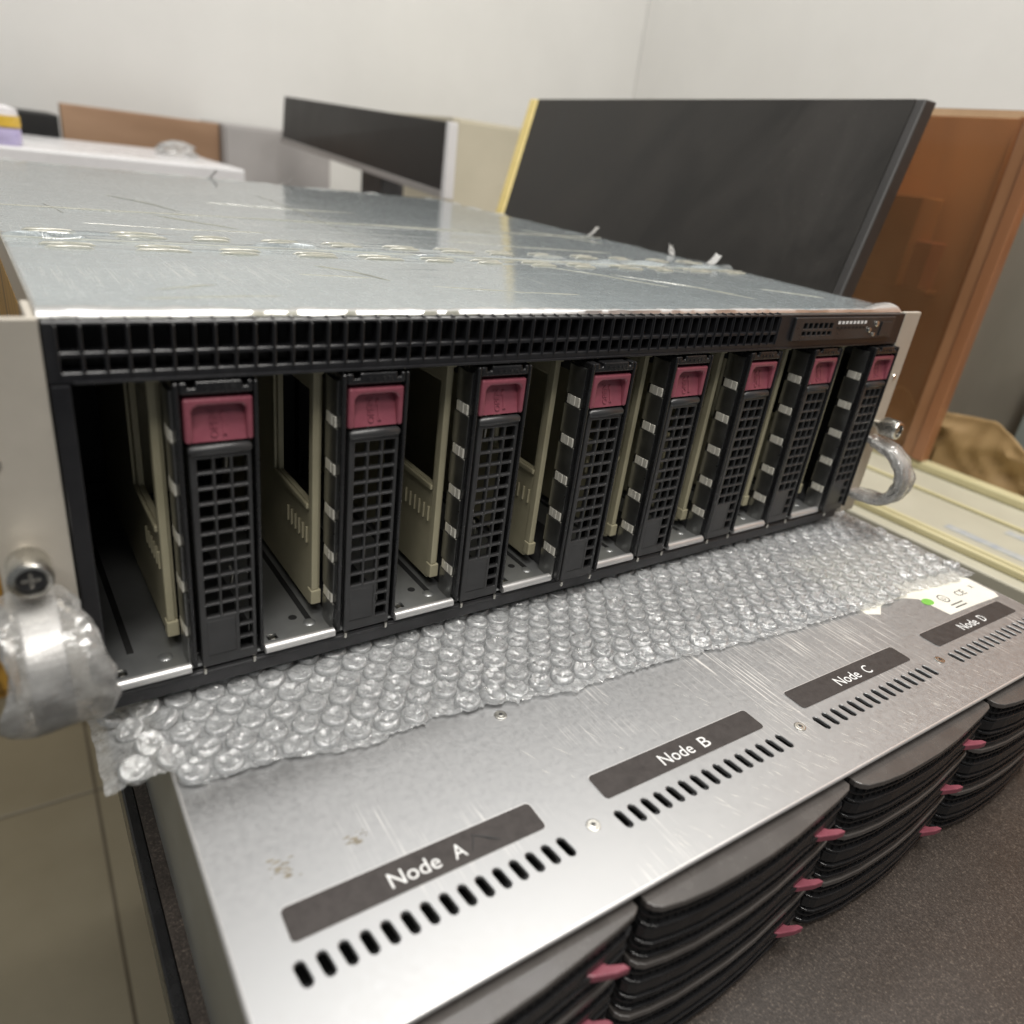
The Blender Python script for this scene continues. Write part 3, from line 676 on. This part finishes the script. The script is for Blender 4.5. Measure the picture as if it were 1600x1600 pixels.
# ================================================================== lower server
low = thing('lower_server', 'lower rack server whose metal top has Node A to Node D plates', 'server', (OX, OY, ZL - 88), PHI, local=True)
H = 88.0
AL, AR, BF, BB = -14.4, 423.2, -42.8, 640.0
def plate_with_slots():
    outer = [Vector((AL, BF, 0)), Vector((AR, BF, 0)), Vector((AR, 180, 0)), Vector((AL, 180, 0))]
    holes = []
    for nd in range(4):
        for k in range(15):
            a = nd * 109 + 6.05 * k - 0.4; r = 1.75
            loop = []
            for s in range(7):
                an = math.pi * s / 6; loop.append((a + r * math.cos(an), -16.0 - r + r * math.sin(an)))
            for s in range(7):
                an = math.pi + math.pi * s / 6; loop.append((a + 0.6 + r * math.cos(an), -24.2 + r + r * math.sin(an)))
            holes.append(loop)
    verts = [tuple(v) for v in outer]; faces = []
    vs3 = [(v[0], v[1], H) for v in verts]
    loops_i = []
    polys = [outer]
    for lp in holes:
        st = len(vs3); vs3 += [(x, y, H) for x, y in lp]
        loops_i.append((st, len(lp))); polys.append([Vector((x, y, 0)) for x, y in lp][::-1])
    idxmap = list(range(4))
    for st, n in loops_i: idxmap += list(range(st + n - 1, st - 1, -1))
    for tri in tessellate_polygon(polys): faces.append(tuple(idxmap[t] for t in tri))
    mb = MB(); mb.v = vs3; mb.f = faces
    for (st, n), lp in zip(loops_i, holes):
        cx = sum(p[0] for p in lp) / n; cy = sum(p[1] for p in lp) / n
        b0 = len(mb.v)
        mb.v += [(cx + (x - cx) * 0.86, cy + (y - cy) * 0.94, H - 0.28) for x, y in lp]
        mb.v += [(cx + (x - cx) * 0.86, cy + (y - cy) * 0.94, H - 1.4) for x, y in lp]
        for k in range(n):
            k2 = (k + 1) % n
            mb.f.append((st + k, st + k2, b0 + k2, b0 + k)); mb.f.append((b0 + k, b0 + k2, b0 + n + k2, b0 + n + k))
    return mb
part('top_plate', plate_with_slots(), 'zinc_lower', low)
part('rear_top_plate', MB().box(AL, AR, 180, BB, H - 1.4, H), 'zinc_lower', low)
part('front_hem', MB().tube([(AL, BF, H - 0.9), (AR, BF, H - 0.9)], 0.92, 12), 'handle_metal', low, smooth=True)
part('left_hem', MB().tube([(AL, BF, H - 1.2), (AL, 180, H - 1.2)], 1.2, 12), 'handle_metal', low, smooth=True)
part('side_panel', MB().box(AL - 0.6, AL + 0.6, BF + 0.6, BB, 0.3, H - 1.6), 'lower_side', low)
part('side_panel', MB().box(AR - 1.2, AR, BF + 0.6, BB, 0.3, H - 1.6), 'lower_side', low)
part('base_plate', MB().box(AL + 0.8, AR - 1.3, BF + 2, BB, 0.3, 1.5), 'dark_metal', low)
part('inner_shelf', MB().box(AL + 0.8, AR - 1.3, BF + 4, 178, H - 14, H - 13), 'void_black', low)
part('slot_inner_bar', MB().box(AL + 0.8, AR - 1.3, -22.5, -20, H - 6, H - 5), 'dark_metal', low)
part('rear_panel', MB().box(AL + 0.8, AR - 1.3, BB - 1.2, BB, 1.6, H - 1.6), 'lower_side', low)
for nd, ch in enumerate('ABCD'):
    a = nd * 109.0
    def rr(x0, x1, y0, y1, r, n=4):
        p = []
        for cx, cy, s in ((x1 - r, y1 - r, 0), (x0 + r, y1 - r, 90), (x0 + r, y0 + r, 180), (x1 - r, y0 + r, 270)):
            for k in range(n + 1):
                an = math.radians(s + 90 * k / n); p.append((cx + r * math.cos(an), cy + r * math.sin(an)))
        return p
    np_ = part('node_plate', MB().prism(rr(a, a + 83.4, -11.15, 0, 1.6), H + 0.18, H + 0.34, 'z'), 'grey_label', low)
    np_['label'] = 'dark grey plate reading Node ' + ch
    part('plate_border', MB().prism(rr(a - 0.15, a + 83.7, -11.2, 0.45, 1.8), H + 0.03, H + 0.17, 'z'), 'handle_metal', np_)
    me = text_mesh('Node', 7.5, 0.06, 'white_print', 16.4)
    tx = link('lettering', me, np_); tx.location = Vector((a + 30.1, -8.7, H + 0.42)) * S
    me = text_mesh(ch, 7.5, 0.06, 'white_print', 4.2)
    tx = link('lettering', me, np_); tx.location = Vector((a + 51.2, -8.7, H + 0.42)) * S
    if nd > 0:
        screw = part('screw', MB().lathe([(2.5, 0), (2.4, 0.35), (1.9, 0.5), (1.5, 0.35), (1.0, 0.5)], (a - 11.2, -17.6, H + 0.02), 'z', 20), 'nickel', low, smooth=True)
        part('screw_socket', MB().lathe([(0.8, 0.5), (0.75, 0.56)], (a - 11.2, -17.6, H + 0.02), 'z', 6), 'dark_metal', screw)
screw = part('screw', MB().lathe([(2.5, 0), (2.4, 0.35), (1.9, 0.5), (1.5, 0.35), (1.0, 0.5)], (98.2, 40.6, H + 0.02), 'z', 20), 'nickel', low, smooth=True)
part('screw_socket', MB().lathe([(0.8, 0.5), (0.75, 0.56)], (98.2, 40.6, H + 0.02), 'z', 6), 'dark_metal', screw)
# pen scratch on the Node A plate
part('pen_scratch', MB().tube([(57.2, -8.4, H + 0.36), (58.6, -5.8, H + 0.36), (60.2, -3.4, H + 0.36), (60.0, -2.6, H + 0.36)], [0.12, 0.2, 0.26, 0.1], 6)
     .tube([(59.6, -2.9, H + 0.37), (61.8, -4.2, H + 0.37), (64.5, -6.4, H + 0.37), (67.4, -8.3, H + 0.37)], [0.15, 0.32, 0.42, 0.1], 6), 'ink', low)
# bright scuffs where carriers were dragged over the front of the plate
scr = MB()
for _ in range(230):
    g = random.choice(((150, -33, 40, 5), (235, -33, 55, 5), (205, -12, 8, 8), (300, -34, 30, 4), (130, 18, 60, 10), (260, 10, 40, 12)))
    a0 = random.gauss(g[0], g[2]); b0 = random.gauss(g[1], g[3])
    L = random.uniform(1.5, 9); an = math.radians(random.gauss(-68, 7)); wd = random.uniform(0.05, 0.14)
    dx, dy = math.cos(an), math.sin(an)
    b1 = b0 + dy * L
    if b1 < -42.3 or b0 > 40 or a0 < 92 or a0 > 415: continue
    if any(nd * 109 - 1 < a0 + t * dx * L < nd * 109 + 85 and -12 < b0 + t * dy * L < 1 for nd in range(4) for t in (0, 0.5, 1)): continue
    if any(-25 < b0 + t * dy * L < -15 and (a0 + t * dx * L - nd * 109) > -14 for nd in range(4) for t in (0, 0.5, 1) if -3 < a0 + t * dx * L - nd * 109 < 87): continue
    px, py = -dy * wd, dx * wd
    scr.add([(a0 - px * 0.2, b0 - py * 0.2, H + 0.012), (a0 + dx * L * 0.5 - px, b0 + dy * L * 0.5 - py, H + 0.012), (a0 + dx * L, b0 + dy * L, H + 0.012), (a0 + dx * L * 0.5 + px, b0 + dy * L * 0.5 + py, H + 0.012)], [(0, 1, 2, 3)])
tag(part('scuff_marks', scr, 'scuff', low), kind='stuff')
# glue remains
def flakes(ca, cb, wa, wb, n, smin, smax):
    mb = MB()
    for _ in range(n):
        x = ca + random.gauss(0, wa); y = cb + random.gauss(0, wb); s = random.uniform(smin, smax); an0 = random.uniform(0, 6.28)
        pts = []
        for k in range(7):
            an = an0 + 2 * math.pi * k / 7; r = s * random.uniform(0.5, 1.2)
            pts.append((x + r * 1.8 * math.cos(an), y + r * 0.55 * math.sin(an)))
        mb.prism(pts, H + 0.02, H + random.uniform(0.06, 0.12), 'z')
    return mb
tag(part('glue_residue', flakes(4.9, 12.5, 1.6, 2.2, 30, 0.25, 0.75), 'stain', low), kind='stuff')
tag(part('glue_residue', flakes(27.0, 12.3, 0.7, 0.9, 12, 0.4, 0.9), 'stain', low), kind='stuff')
tag(part('glue_residue', flakes(30.6, 13.6, 0.8, 0.6, 6, 0.2, 0.4), 'stain', low), kind='stuff')
# compliance label, partly under the bubble wrap
st = part('compliance_label', MB().prism([(318, 24), (326, 20.5), (334, 25.5), (345, 27.5), (356, 25.5), (364, 21), (366, 3.6), (395, 3.2), (418, 2.4), (420, 4.8), (429 - 8, 6), (421.5, 21), (421, 78), (322, 80)], H + 0.03, H + 0.16, 'z'), 'sticker_white', low)
st['label'] = 'white compliance label with green mark and CE sign'
def lab(txt, size, a, b_, mat='ink', wd=None):
    o = link('label_print', text_mesh(txt, size, 0.02, mat, wd), st); o.location = Vector((a, b_, H + 0.2)) * S; return o
lab('CE', 6.5, 393, 12.5, wd=9)
lab('X', 4.5, 410.5, 14.5)
part('label_ring', MB().prism([(380 + 3.6 * math.cos(k * math.pi / 10), 15.2 + 3.6 * math.sin(k * math.pi / 10)) for k in range(20)], H + 0.17, H + 0.19, 'z'), 'ink', st)
part('label_ring', MB().prism([(380 + 2.9 * math.cos(k * math.pi / 10), 15.2 + 2.9 * math.sin(k * math.pi / 10)) for k in range(20)], H + 0.195, H + 0.21, 'z'), 'sticker_white', st)
o = lab('U', 4.2, 378.4, 13.6); o.location.z = (H + 0.24) * S
part('green_mark', MB().prism([(366.6 + 4.4 * math.cos(k * math.pi / 10), 17.0 + 3.0 * math.sin(k * math.pi / 10)) for k in range(20)], H + 0.17, H + 0.22, 'z'), 'green_print', st)
for k in range(2):
    part('label_line', MB().box(377, 389, 8.6 - 2.6 * k, 9.4 - 2.6 * k, H + 0.17, H + 0.2), 'ink', st)

# front drive carriers of the lower server: three rows in four columns, bowed fronts
def front_profile(off, n=26, L=105.6):
    ctl = [(0, -45.2), (1.2, -47.2), (3.7, -48.9), (12, -50.6), (23, -51.8), (36, -52.1), (50, -52.1), (66, -51.2), (80, -49.6), (94, -48.0), (103, -46.6), (L, -45.0)]
    return [(a, b_ + off) for a, b_ in ctl]
def slab(z0, z1, off, back=-40.0, a0=0.0, a1=105.6):
    fp = front_profile(off); fp = [(min(max(a, a0), a1), b_) for a, b_ in fp]
    return MB().prism([(a1, back), (a0, back)] + fp, z0, z1, 'z')
def make_front_carrier():
    t = thing('front_drive_carrier', '', 'drive carrier', (0, 0, 0), PHI, 'drive carriers in the lower server', local=True)
    core = part('core', slab(0.4, 25.6, 2.2), 'void_black', t)
    part('top_shell', slab(23.4, 26.0, 0.0), 'shell_grey', t, 0.4, 2, ang=50)
    part('middle_band', slab(9.8, 15.2, 0.6), 'black_plastic', t, 0.5, 2, ang=50)
    part('ridge', slab(15.8, 16.9, 0.1), 'black_plastic', t, 0.3, 2, ang=50)
    part('ridge', slab(7.6, 8.8, 0.0), 'black_plastic', t, 0.3, 2, ang=50)
    part('bottom_lip', slab(0.4, 2.0, 0.3), 'black_plastic', t, 0.4, 2, ang=50)
    gb = MB()
    fp = front_profile(1.2)
    def at_a(a):
        for (a0, b0), (a1, b1) in zip(fp, fp[1:]):
            if a0 <= a <= a1: return b0 + (b1 - b0) * (a - a0) / (a1 - a0 + 1e-9)
        return fp[-1][1]
    a = 2.0
    while a < 103:
        b_ = at_a(a)
        gb.box(a, a + 0.8, b_, b_ + 3, 17.0, 23.3); gb.box(a, a + 0.8, b_, b_ + 3, 2.1, 7.5)
        a += 3.1
    part('grille_bars', gb, 'black_plastic', t)
    gb = slab(19.6, 20.4, 1.0); part('grille_rail', gb, 'black_plastic', t); part('grille_rail', slab(4.4, 5.2, 1.0), 'black_plastic', t)
    # latch lever at the right end
    part('latch', MB().prism([(84, -47.0), (88, -49.6), (95, -52.0), (99.5, -52.6), (98.6, -50.6), (94, -48.6), (92, -46.0)], 8.9, 12.0, 'z'), 'pink_plastic', t, 0.5, 2)
    part('latch_arm', MB().prism([(70, -49.2), (84, -48.8), (92, -49.6), (92, -46.2), (70, -46.6)], 9.4, 11.6, 'z'), 'black_plastic', t, 0.4)
    return t
fproto = make_front_carrier()
COL = ['Node A', 'Node B', 'Node C', 'Node D']; ROW = ['top', 'middle', 'bottom']
c_, s_ = math.cos(PHI), math.sin(PHI)
first = True
for nd in range(4):
    for rw in range(3):
        o = fproto if first else copy_tree(fproto); first = False
        la, lb = -11.3 + nd * 109.0, 0.0
        if nd == 0: la = -11.3
        o.location = Vector((OX + c_ * la - s_ * lb, OY + s_ * la + c_ * lb, ZL - 88 + 57.4 - 27.6 * rw)) * S
        o['label'] = 'bowed black drive carrier in the %s row below the %s plate' % (ROW[rw], COL[nd])

# ================================================================== bubble wrap between the servers
bw = thing('bubble_wrap', 'sheet of clear bubble wrap squeezed between the two servers', 'bubble wrap', (200, -40, ZL))
front_ctl = [(-60, -28), (-38, -28), (-28, -31), (-19.5, -31), (-15, -41), (15.7, -43), (38, -50), (70, -48), (91, -51), (128, -59), (165, -60), (200, -64), (253, -71), (309, -75), (335, -78), (360, -76), (390, -80), (412, -82), (470, -80)]
def front_y(x):
    for (a0, b0), (a1, b1) in zip(front_ctl, front_ctl[1:]):
        if a0 <= x <= a1: return b0 + (b1 - b0) * (x - a0) / (a1 - a0)
    return -60
XW0, XW1, YW1 = -38.0, 426.0, 60.0
def wrap_z(x, y):
    z = ZL + 1.0 + 0.35 * ns(x * 0.05, y * 0.05, 2.0)
    if x < -19: z -= 0.014 * (-19 - x) ** 2 + 0.5
    fy = front_y(x); e = max(0, 1 - (y - fy) / 10)
    z += 1.1 * e * max(-0.2, ns(x * 0.22, y * 0.22, 3.0)) + 0.5 * e
    if y > -6: z = min(z, ZL + 1.3)
    return max(z, ZL + 0.45) if x > -19 else z
vs, fs = [], []; NX, NY = 520, 80
for j in range(NY + 1):
    for i in range(NX + 1):
        x = XW0 + (XW1 - XW0) * i / NX
        fy = front_y(x) + 1.8 * ns(x * 0.12, 7) + 1.6 * ns(x * 0.5, 2) + 0.7 * ns(x * 1.3, 9)
        y = fy + (YW1 - fy) * (j / NY) ** 1.3
        xx = x + (2.0 * ns(y * 0.1, 4) if i in (0, NX) else 0)
        vs.append((xx, y, wrap_z(x, y) + (0.55 * ns(x * 0.75, y * 0.55, 5) + 0.9 * max(0, ns(x * 0.3, y * 0.2, 8)) if y < fy + 13 else 0.12 * ns(x * 0.5, y * 0.5, 5)) * (1 if y < -6 else 0)))
for j in range(NY):
    for i in range(NX):
        a = j * (NX + 1) + i; fs.append((a, a + 1, a + NX + 2, a + NX + 1))
part('film_sheet', MB().add(vs, fs), 'bubble_film', bw, smooth=True)
def bubble_mesh(seed, hgt, crush):
    n = 18; prof = [(5.3, 0.0), (5.2, 0.45), (5.0, 0.75), (4.75, 0.92), (4.4, 1.0), (3.6, 1.0), (2.4, 0.98), (1.0, 0.98)]
    vs, fs = [], []
    for r, h in prof:
        for k in range(n):
            an = 2 * math.pi * k / n; x, y = r * math.cos(an), r * math.sin(an)
            d = crush * (ns(x * 0.5 + seed, y * 0.5, seed) + 0.6 * ns(x * 1.1, y * 1.1 + seed, 3)) * h
            vs.append((x * (1 + 0.04 * ns(an, seed)), y, max(0.05, h * hgt * (1 + d) - 0.3 * h * max(0, 1 - (r / 3.5) ** 2))))
    for i in range(len(prof) - 1):
        for k in range(n): fs.append((i * n + k, i * n + (k + 1) % n, (i + 1) * n + (k + 1) % n, (i + 1) * n + k))
    vs.append((0, 0, hgt * 0.68)); c0 = (len(prof) - 1) * n
    for k in range(n): fs.append((c0 + k, c0 + (k + 1) % n, len(vs) - 1))
    return MB().add(vs, fs)
variants = [bubble_mesh(1.3 + 2.7 * k, 2.1 - 0.15 * (k % 3), 0.36 + 0.14 * k) for k in range(6)]
vmesh = [v.mesh('bubble', 'bubble_film', (0, 0, 0), True) for v in variants]
spots = []
P = 11.0; row = 0; y = 58.0
TILT = -0.10
while y > -150:
    x = -80 + (P / 2 if row % 2 else 0)
    while x < 470:
        px = x * math.cos(TILT) - y * math.sin(TILT); py = x * math.sin(TILT) + y * math.cos(TILT) + 10
        if XW0 + 5 < px < XW1 - 5 and py > front_y(px) + 4.5 and py < 24.0: spots.append((px, py))
        x += P
    y -= P * 0.866; row += 1
spots.sort(key=lambda p: (p[0] - CAM.x) ** 2 + (p[1] - CAM.y) ** 2)
rest = MB()
for k, (x, y) in enumerate(spots):
    vi = random.choice((0, 1, 2, 3)) if y > front_y(x) + 16 else random.choice((3, 4, 5))
    z = wrap_z(x, y) + 0.12
    if k < 300:
        o = link('bubble', vmesh[vi], bw, (x - 200, y + 40, z - ZL)); o.rotation_euler.z = random.uniform(0, 6.28)
        s = random.uniform(0.93, 1.03); o.scale = (s, s, random.uniform(0.8, 1.08))
        if x < -15: o.rotation_euler.y = -0.4
    else:
        vv = variants[vi]; sz = random.uniform(0.8, 1.08)
        rest.add([(px + x, py + y, pz_ * sz + z) for px, py, pz_ in vv.v], vv.f)
if rest.v: tag(part('bubbles', rest, 'bubble_film', bw, smooth=True), kind='stuff')

# ================================================================== things beside and behind the servers
def along(u, v, t):
    d = (right * ((u - 800) / 1160.2) + down * ((v - 800) / 1160.2) + fwd).normalized(); return CAM + d * t
def on(u, v, axis, val):
    d = right * ((u - 800) / 1160.2) + down * ((v - 800) / 1160.2) + fwd; i = 'xyz'.index(axis)
    return CAM + d * ((val - CAM[i]) / d[i])
def slab_between(p_near_low, p_near_up, p_far_low, p_far_up, thick):
    """slab with thickness towards +x from four corners"""
    t = Vector((thick, 0, 0)); q = [Vector(p) for p in (p_near_low, p_far_low, p_near_up, p_far_up)]
    nl, fl_, nu, fu_ = q
    return [nl, nl + t, fl_ + t, fl_, nu, nu + t, fu_ + t, fu_]

# black board leaning beside the server
nl, nu = on(1325, 440, 'x', 481), on(1430, 200, 'x', 548)
fl_ = on(790, 325, 'x', 492)
nrm_ = (nu - nl).cross(fl_ - nl)
d_ = right * ((828 - 800) / 1160.2) + down * ((200 - 800) / 1160.2) + fwd
fu_ = CAM + d_ * ((nl - CAM).dot(nrm_) / d_.dot(nrm_))
dn = (nu - nl) / (nu.z - nl.z); df_ = (fu_ - fl_) / (fu_.z - fl_.z)
NL = nl + dn * (TZ + 2 - nl.z); NU = nl + dn * (258 - nl.z); FL = fl_ + df_ * (TZ + 2 - fl_.z); FU = fl_ + df_ * (250 - fl_.z)
NL.y += 9; NU.y += 9
bd = thing('black_board', 'large black board with a yellow rear edge leaning beside the server', 'board', (500, 330, TZ))
part('panel', MB().hexa(slab_between(NL, NU, FL, FU, 14)), 'board_dusty', bd)
e = Vector((0, 1, 0)); ex = Vector((-1.0, 0, 0))
part('edge_strip', MB().hexa(slab_between(FL + e * 1 + ex * 2, FU + e * 1 + ex * 2, FL + e * 16 + ex * 2, FU + e * 16 + ex * 2, 12)), 'yellow_edge', bd, 1.5)
part('rim', MB().hexa(slab_between(NL - e * 9 + ex, NU - e * 9 + ex, NL - e * 0.5 + ex, NU - e * 0.5 + ex, 16)), 'board_black', bd, 1.5)

# dark monitor standing farther back on a white counter
mon = thing('monitor', 'dark tilted monitor with a pale side rim behind the server', 'monitor', (470, 1000, 60))
p_nl, p_nu = on(655, 297, 'y', 690), on(700, 190, 'y', 690); p_nl = on(690, 310, 'y', 690)
p_fl, p_fu = on(440, 222, 'y', 1330), on(444, 150, 'y', 1330)
part('screen', MB().hexa(slab_between(p_nl, p_nu, p_fl, p_fu, 16)), 'screen_grey', mon, 2)
part('side_rim', MB().hexa(slab_between(p_nl - e * 8 + ex * 3 + Vector((2, 0, 0)), p_nu - e * 8 + ex * 3, p_nl - e * 0.6 + ex * 3, p_nu - e * 0.6 + ex * 3, 14)), 'white_board', mon, 1)
dz = Vector((0, 0, 9))
part('lower_bezel', MB().hexa(slab_between(p_nl + ex * 2.5, p_nl + ex * 2.5 + dz, p_fl + ex * 2.5, p_fl + ex * 2.5 + dz, 2.2)), 'grey_cabinet', mon, 0.6)
part('stand', MB().box(520, 560, 960, 1040, 60.3, 150).box(500, 580, 920, 1080, 60.0, 66), 'dark_metal', mon, 2)
# counters and cabinets behind
solo('grey_cabinet', MB().box(400, 620, 1420, 1590, FZ + 0.5, 172).box(404, 508, 1414, 1419.5, FZ + 20, 168), 'grey_cabinet', 'grey cabinet behind the monitor, right of the tan board', 'cabinet', (510, 1500, FZ), bevel=2)
solo('rear_counter', MB().box(380, 1150, 780, 1400, 30, 60).box(395, 420, 800, 830, FZ + 0.5, 30).box(1100, 1130, 800, 830, FZ + 0.5, 30).box(395, 420, 1350, 1380, FZ + 0.5, 30).box(1100, 1130, 1350, 1380, FZ + 0.5, 30), 'grey_cabinet', 'low grey counter that carries the monitor', 'counter', (700, 1000, FZ), bevel=2)
solo('cream_cupboard', MB().box(700, 1180, 1060, 1380, 60.5, 232).box(708, 930, 1054, 1059.5, 66, 228), 'cream_panel', 'cream cupboard between the monitor and the black board', 'cupboard', (900, 1200, 60), bevel=2)
wc = thing('white_bench', 'white bench with a glossy top behind the server', 'bench', (150, 1150, FZ))
part('bench_top', MB().box(-60, 312, 985, 1360, 96, 116), 'white_board', wc, 3)
for lx in (60, 282):
    for ly in (1000, 1330): part('leg', MB().box(lx, lx + 24, ly, ly + 24, FZ + 0.5, 95.8), 'grey_cabinet', wc, 1)
bt = thing('bottle', 'purple and yellow bottle with a white cap on the white bench', 'bottle', (8, 1010, 116))
part('body', MB().lathe([(28, 0.2), (30, 3), (30, 18), (28, 21)], (8, 1022, 116), 'z', 24), 'bottle_purple', bt, smooth=True)
part('band', MB().lathe([(30.5, 21.2), (30.5, 34)], (8, 1022, 116), 'z', 24), 'bottle_yellow', bt, smooth=True)
part('cap', MB().lathe([(29, 34.2), (28, 42), (16, 46)], (8, 1022, 116), 'z', 24), 'bottle_white', bt, smooth=True)
solo('tan_board', MB().box(130, 399, 1440, 1462, FZ + 0.5, 170), 'tan_board', 'tan wooden board standing behind the white bench', 'board', (265, 1450, FZ), bevel=2)
solo('dark_gap', MB().box(-150, 126, 1440, 1580, FZ + 0.5, 150), 'void_black', 'dark gap left of the tan board, built as a black block', 'cabinet', (0, 1500, FZ), bevel=3)  # black block put in for the darkness of the gap here
cr = MB()
vs, fs = [], []
for j in range(9):
    for i in range(24):
        an = 2 * math.pi * i / 24; r = (20 + 8 * ns(math.cos(an) * 2, math.sin(an) * 2, j * 0.6)) * math.cos(j / 8 * 1.35)
        vs.append((262 + r * 1.5 * math.cos(an), 1180 + r * math.sin(an), 116.4 + 22 * math.sin(j / 8 * 1.5) + 2 * ns(i, j)))
for j in range(8):
    for i in range(24): fs.append((j * 24 + i, j * 24 + (i + 1) % 24, j * 24 + 24 + (i + 1) % 24, j * 24 + 24 + i))
solo('crumpled_bag', MB().add(vs, fs), 'handle_film', 'crumpled clear plastic bag on the white bench', 'plastic bag', (262, 1180, 116))
solo('wooden_cabinet', MB().box(-420, 36, 1160, 1420, FZ + 0.5, -52).box(-416, -150, 1152, 1159.5, FZ + 20, -60).box(-146, 32, 1152, 1159.5, FZ + 20, -60), 'yellow_wood', 'yellow-brown grained wooden cabinet left behind the server', 'cabinet', (-250, 1280, FZ), bevel=3)

# showcase on the right: sill with rails, brown panels, goods
sh = thing('showcase', 'cream showcase base with yellowish rails beside the lower server', 'showcase', (720, 200, TZ))
part('sill', MB().box(545, 900, -330, 600, TZ + 0.4, -56), 'sill_paint', sh, 1.5)
part('rail', MB().box(560, 566, -330, 600, -55.8, -50), 'rail_yellow', sh, 1.2)
part('rail', MB().box(572, 577, -330, 600, -55.8, -51), 'rail_yellow', sh, 1.2)
part('rail', MB().box(722, 738, -330, 600, -55.8, -47), 'rail_yellow', sh, 2)
part('rail', MB().box(664, 668, -330, 600, -55.8, -53), 'rail_yellow', sh, 1)
for y0, y1, x0, x1 in ((-60, 10, 600, 611), (-140, -75, 600, 611), (-80, -20, 645, 656), (-160, -100, 645, 656)):
    part('printed_strip', MB().box(x0, x1, y0, y1, -55.9, -55.6), 'blue_print', sh)
pn = thing('brown_cupboard', 'brown cupboard front with orange-brown upright, behind the black board', 'cupboard', (780, 600, -56))
part('panel', MB().box(784, 800, 150, 600, -55.8, 272), 'brown_wood', pn, 1)
part('upright', MB().box(770, 800, 137, 149, -55.8, 272), 'brown_frame', pn, 1.5)
part('shelf_strip', MB().box(760, 783.5, 172, 460, 105, 110), 'brown_frame', pn, 1)
solo('orange_carton', MB().box(740, 781, 196, 290, 110.2, 196), 'orange_carton', 'orange carton on the brown shelf strip', 'carton', (758, 256, 110.2), bevel=1.5)
solo('red_carton', MB().box(752, 781, 178, 200, 110.2, 156), 'red_carton', 'small red carton right of the orange carton', 'carton', (762, 194, 110.2), bevel=1.5)
td = thing('sliding_pane', 'hazy brown-tinted sliding pane with a wooden stile, standing in the rail', 'pane', (728, 300, -47))
part('pane', MB().box(727, 729.5, 123, 600, -46.8, 272), 'tinted_pane', td)
part('stile', MB().box(720, 735, 98, 110, -46.8, 272), 'brown_frame', td, 1.5)
part('stile', MB().box(723, 733, 110.3, 122.8, -46.8, 272), 'brown_wood', td, 1.5)
gl = thing('glass_door', 'grey showcase door pane right of the brown panel', 'glass door', (805, -100, -56))
part('pane', MB().box(803, 808, -420, 175, -55.8, 272), 'grey_glass', gl)
part('stile', MB().box(798, 812, 20, 34, -55.7, 272), 'grey_cabinet', gl, 1)
part('upper_reflector', MB().box(786, 801, -29, 80, 172, 640), 'reflector_orange', gl, 1.5)  # unseen board, added so the lower plate reflects orange
part('warm_reflector', MB().box(786, 802, -420, -30, -55.7, 640), 'reflector_orange', gl, 1.5)  # out-of-view panel, added for the warm reflection on the lower plate
solo('grey_box', MB().box(770, 799, -20, 48, 40, 84).box(772, 797, -18, 46, -55.7, 39.8), 'teal_grey', 'dull blue-green box standing against the grey door', 'box', (785, 14, -56), bevel=2)
# crumpled brown paper standing behind the top rail
top = [(330, -20), (168, 4), (160, 15), (147, 9), (134, -4), (125, -1), (93, 4), (57, 8), (39, -1), (20, -10), (-60, -30), (-200, -25)]
def top_z(y):
    for (a0, b0), (a1, b1) in zip(top, top[1:]):
        if a1 <= y <= a0: return b0 + (b1 - b0) * (y - a0) / (a1 - a0)
    return -20
vs, fs = [], []; NXp, NYp = 90, 16
for i in range(NXp + 1):
    y = 330 - 530 * i / NXp
    for j in range(NYp + 1):
        t = j / NYp; z = -54 + (top_z(y) + 54) * t
        x = 748 + 16 * abs(ns(y * 0.022, t * 1.6, 1.0)) + 9 * abs(ns(y * 0.05 + 3, t * 2.6, 2.0)) - 6 * t
        vs.append((x, y, z))
for i in range(NXp):
    for j in range(NYp):
        a = i * (NYp + 1) + j; fs.append((a, a + 1, a + NYp + 2, a + NYp + 1))
o = solo('brown_paper', MB().add(vs, fs), 'kraft_paper', 'crumpled brown wrapping paper behind the showcase rail', 'paper', (750, 60, -55), smooth=True)
sm = o.modifiers.new('thickness', 'SOLIDIFY'); sm.thickness = 0.0006
